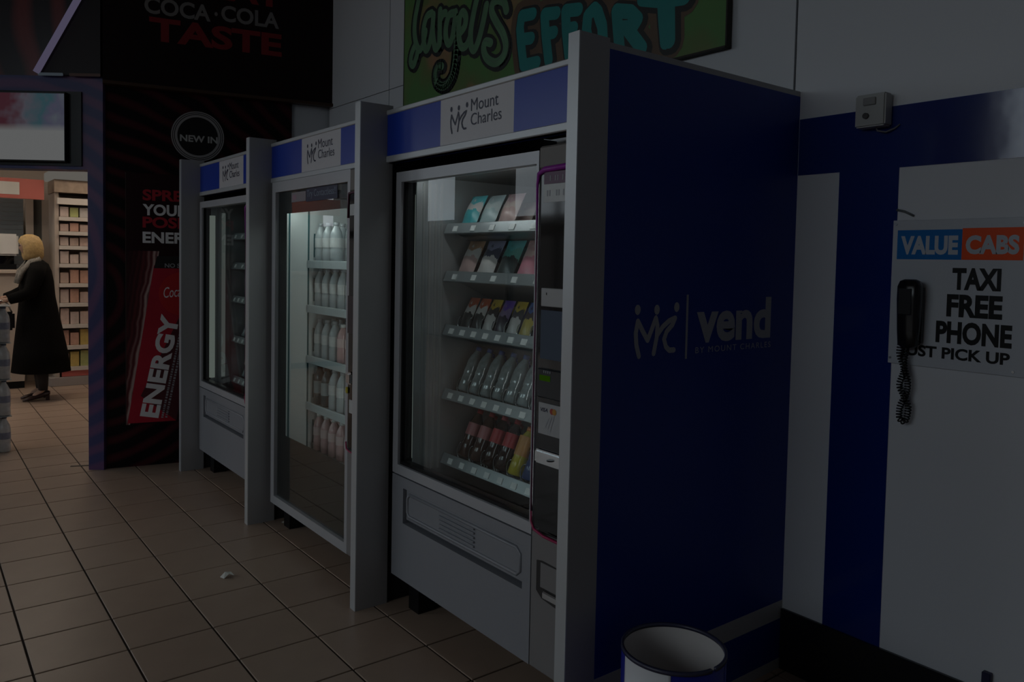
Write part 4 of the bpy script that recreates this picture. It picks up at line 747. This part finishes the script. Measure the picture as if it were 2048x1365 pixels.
# alarm style junction box
jb = E('junction_box', 'small off white junction box on the blue band of the wall', 'box', (-1.409, 2.577, 1.968))
jm = mat('box_white', (0.42, 0.43, 0.42), 0.45)
MB().box(0.0, 0.103, -0.050, 0.0, 0.0, 0.108).build('box_body', jm, jb, 0.005, 2); MB().box(0.030, 0.072, -0.056, -0.045, 0.070, 0.095).build('label_recess', mat('box_grey', (0.25, 0.25, 0.25), 0.5), jb, 0.002)
o = MB().lathe([(0.010, -0.004), (0.010, 0.004)], 14).build('knob', mat('box_dark', (0.05, 0.05, 0.05), 0.5), jb); o.location = (0.040, -0.053, 0.036); o.rotation_euler = (PI/2, 0, 0)
MB().tube([(0.06, -0.02, 0.002), (0.065, -0.022, -0.012), (0.09, -0.014, -0.018), (0.115, -0.006, -0.008), (0.13, -0.002, 0.004)], 0.003, 6).build('cable', mat('cable_grey', (0.16, 0.16, 0.17), 0.5), jb)
# taxi sign
ts = E('taxi_sign', 'white taxi free phone sign with blue and orange heading', 'sign', (-1.285, 2.574, 1.19))
MB().box(0.0, 0.405, -0.003, 0.003, 0.0, 0.468).build('sign_plate', perspex, ts, 0.001)
yb = -0.0036
tb = mat('taxi_blue', (0.008, 0.16, 0.48), 0.3, spec=0.15); to = mat('taxi_orange', (0.90, 0.10, 0.022), 0.3, spec=0.15); tk = mat('taxi_black', (0.008, 0.009, 0.010), 0.3, spec=0.2)
MB().poly([(0.016, 0.342), (0.215, 0.342), (0.215, 0.436), (0.016, 0.436)], yb).build('blue_block', tb, ts); MB().poly([(0.215, 0.342), (0.384, 0.342), (0.384, 0.439), (0.215, 0.439)], yb).build('orange_block', to, ts)
tw = mat('taxi_white', (0.50, 0.54, 0.60), 0.3, spec=0.2)
text('lettering', 'VALUE', tw, ts, 0.028, 0.357, 0.176, 0.060, yb-0.0006, 0.05); text('lettering', 'CABS', tw, ts, 0.226, 0.359, 0.147, 0.058, yb-0.0006, 0.05)
text('lettering', 'TAXI', tk, ts, 0.191, 0.249, 0.138, 0.068, yb, 0.045); text('lettering', 'FREE', tk, ts, 0.178, 0.165, 0.158, 0.070, yb, 0.045); text('lettering', 'PHONE', tk, ts, 0.149, 0.081, 0.216, 0.070, yb, 0.045); text('lettering', 'JUST PICK UP', tk, ts, 0.040, 0.021, 0.322, 0.047, yb, 0.035)
for x, z in ((0.010, 0.455), (0.008, 0.018), (0.372, 0.014), (0.385, 0.452)):
    o = MB().lathe([(0.004, -0.002), (0.004, 0.002)], 8).build('screw', steel, ts); o.location = (x, -0.004, z); o.rotation_euler = (PI/2, 0, 0)
# handset phone with curly cord
ph = E('wall_phone', 'black handset phone on wall with looped curly cord', 'phone', (-1.200, 2.571, 1.255))
bkp = mat('phone_black', (0.009, 0.009, 0.010), 0.22)
MB().box(-0.029, 0.029, -0.030, 0.0, 0.004, 0.195).build('cradle', bkp, ph, 0.008, 2)
b = MB(); vs = []; k = 12
prof = [(-0.004, 0.026, 0.010), (0.004, 0.034, 0.018), (0.05, 0.037, 0.022), (0.10, 0.039, 0.024), (0.15, 0.041, 0.026), (0.19, 0.040, 0.026), (0.207, 0.034, 0.018), (0.213, 0.020, 0.008)]
for (z, rx, ry) in prof:
    for j in range(k):
        a = 2*PI*j/k; cx = math.copysign(abs(math.cos(a))**0.6, math.cos(a)); sy = math.copysign(abs(math.sin(a))**0.6, math.sin(a)); vs.append((rx*0.88*cx, -0.045+ry*sy, z))
b.add(vs, [(i*k+j, i*k+(j+1) % k, (i+1)*k+(j+1) % k, (i+1)*k+j) for i in range(len(prof)-1) for j in range(k)]+[tuple(range(k-1, -1, -1)), tuple((len(prof)-1)*k+j for j in range(k))], True)
b.build('handset', bkp, ph); MB().box(-0.026, 0.018, -0.0715, -0.066, 0.10, 0.185).build('handset_grip', mat('phone_grip', (0.014, 0.015, 0.017), 0.25), ph, 0.003)
pl = [(-0.028, -0.03, 0.012), (-0.034, -0.026, -0.03), (-0.020, -0.022, -0.08), (-0.034, -0.018, -0.13), (-0.020, -0.016, -0.165), (-0.004, -0.016, -0.20), (-0.012, -0.016, -0.245), (-0.030, -0.016, -0.240), (-0.030, -0.016, -0.20), (-0.014, -0.018, -0.165), (-0.006, -0.022, -0.12), (-0.018, -0.026, -0.06), (-0.010, -0.03, 0.004)]
fine = []
P_ = [Vector(q) for q in pl]
for i in range(len(P_)-1):
    a = P_[max(i-1, 0)]; b_ = P_[i]; c = P_[i+1]; d = P_[min(i+2, len(P_)-1)]
    for k in range(40):
        t = k/40; fine.append(0.5*((2*b_)+(c-a)*t+(2*a-5*b_+4*c-d)*t*t+(3*b_-a-3*c+d)*t**3))
hel = []; s_ = 0.0
for i, q in enumerate(fine):
    if i: s_ += (q-fine[i-1]).length
    t = (fine[min(i+1, len(fine)-1)]-fine[max(i-1, 0)]).normalized(); u = t.cross(Vector((0, 1, 0))); u = u.normalized() if u.length > 1e-4 else Vector((1, 0, 0)); w = t.cross(u)
    for sub in range(2):
        an = (s_+sub*0.0006)*2*PI/0.0090; hel.append(q+(u*math.cos(an)+w*math.sin(an))*0.0085)
MB().tube(hel, 0.0024, 5).build('curly_cord', bkp, ph)
# loose cable above the sign
o = MB().tube([(-1.277, 2.574, 1.668+0.025), (-1.25, 2.570, 1.687), (-1.222, 2.574, 1.672)], 0.004, 6).build('loose_cable', mat('cable_grey2', (0.14, 0.15, 0.16), 0.5)); tag(o, 'short grey cable end on the white wall above the taxi sign', 'cable')
o = MB().box(-0.955, -0.93, 2.560, 2.578, 0.255, 0.290).build('cable_clip', mat('clip_blue', (0.01, 0.012, 0.05), 0.4), None, 0.002); tag(o, 'small dark blue clip low on the white wall at right', 'clip')

# ================================================================== FLOOR ITEMS
bn = E('litter_bin', 'round open blue litter bin with white stripe beside blue panel', 'bin', (-1.412, 1.688, 0))
bmat = bpy.data.materials.new('bin_print'); bmat.use_nodes = True; nt = bmat.node_tree; p = nt.nodes['Principled BSDF']; p.inputs['Roughness'].default_value = 0.35
bo = mat('bin_blue', (0.02, 0.026, 0.30), 0.35); bi = mat('bin_inside', (0.72, 0.68, 0.66), 0.5, var=0.1, vscale=4)
Rb, Hb = 0.144, 0.43
def ringseg(a0, a1, n, r0, r1, z0, z1, closed=False):
    b = MB(); vs = []
    for i in range(n+1):
        a = a0+(a1-a0)*i/n
        for r, z in ((r0, z0), (r0, z1), (r1, z1), (r1, z0)): vs.append((r*math.cos(a), r*math.sin(a), z))
    fs = []
    for i in range(n):
        for j in range(4): fs.append((i*4+j, (i+1)*4+j, (i+1)*4+(j+1) % 4, i*4+(j+1) % 4))
    fs += [(0, 1, 2, 3), (n*4+3, n*4+2, n*4+1, n*4)]
    b.add(vs, fs, True); return b
ringseg(0, 2*PI, 64, Rb, Rb-0.003, 0.0, Hb-0.004).build('shell', bo, bn)
b = MB(); b.lathe([(0.001, 0.012), (Rb-0.004, 0.012), (Rb-0.0035, Hb-0.001)], 64, cap=False); b.build('inner_liner', bi, bn)
ringseg(0, 2*PI-0.10, 64, Rb+0.002, Rb-0.006, Hb-0.006, Hb+0.004).build('rim', mat('bin_rim', (0.05, 0.05, 0.09), 0.3), bn); bn.children[-1].rotation_euler = (0, 0, math.radians(22))
ringseg(math.radians(-113), math.radians(-52), 18, Rb+0.0015, Rb, 0.0, Hb-0.007).build('white_stripe', mat('bin_white', (0.85, 0.85, 0.88), 0.4), bn)
paper = mat('paper', (0.70, 0.69, 0.64), 0.8)
b = MB(); b.add([(0, 0, 0.001), (0.030, 0.010, 0.001), (0.026, 0.034, 0.018), (0.044, 0.052, 0.012), (0.020, 0.060, 0.004), (-0.010, 0.036, 0.012), (0.012, 0.020, 0.026), (0.016, 0.046, 0.022)], [(0, 1, 6), (1, 2, 6), (2, 7, 6), (2, 3, 7), (3, 4, 7), (4, 5, 7), (5, 6, 7), (5, 0, 6)])
o = b.build('paper_scrap', paper); o.location = (-3.66, 1.145, 0.001); tag(o, 'crumpled white paper scrap lying on the tiles', 'litter')
b = MB(); b.add([(0, 0, 0.001), (0.024, 0.004, 0.001), (0.020, 0.014, 0.012), (0.030, 0.020, 0.022), (0.006, 0.016, 0.003)], [(0, 1, 2), (1, 3, 2), (2, 3, 4), (0, 2, 4)])
o = b.build('foil_scrap', mat('foil', (0.7, 0.68, 0.6), 0.3, 0.5)); o.location = (-4.24, 1.665, 0.001); tag(o, 'tiny shiny wrapper scrap under the middle vending machine', 'litter')
o = MB().box(-0.07, 0.07, -0.012, 0.012, 0.0005, 0.003).build('flat_scrap', mat('scrap_brown', (0.10, 0.08, 0.06), 0.7)); o.location = (-6.16, 0.97, 0); o.rotation_euler = (0, 0, math.radians(70)); tag(o, 'flat dark scrap on the floor left of the purple pillar', 'litter')
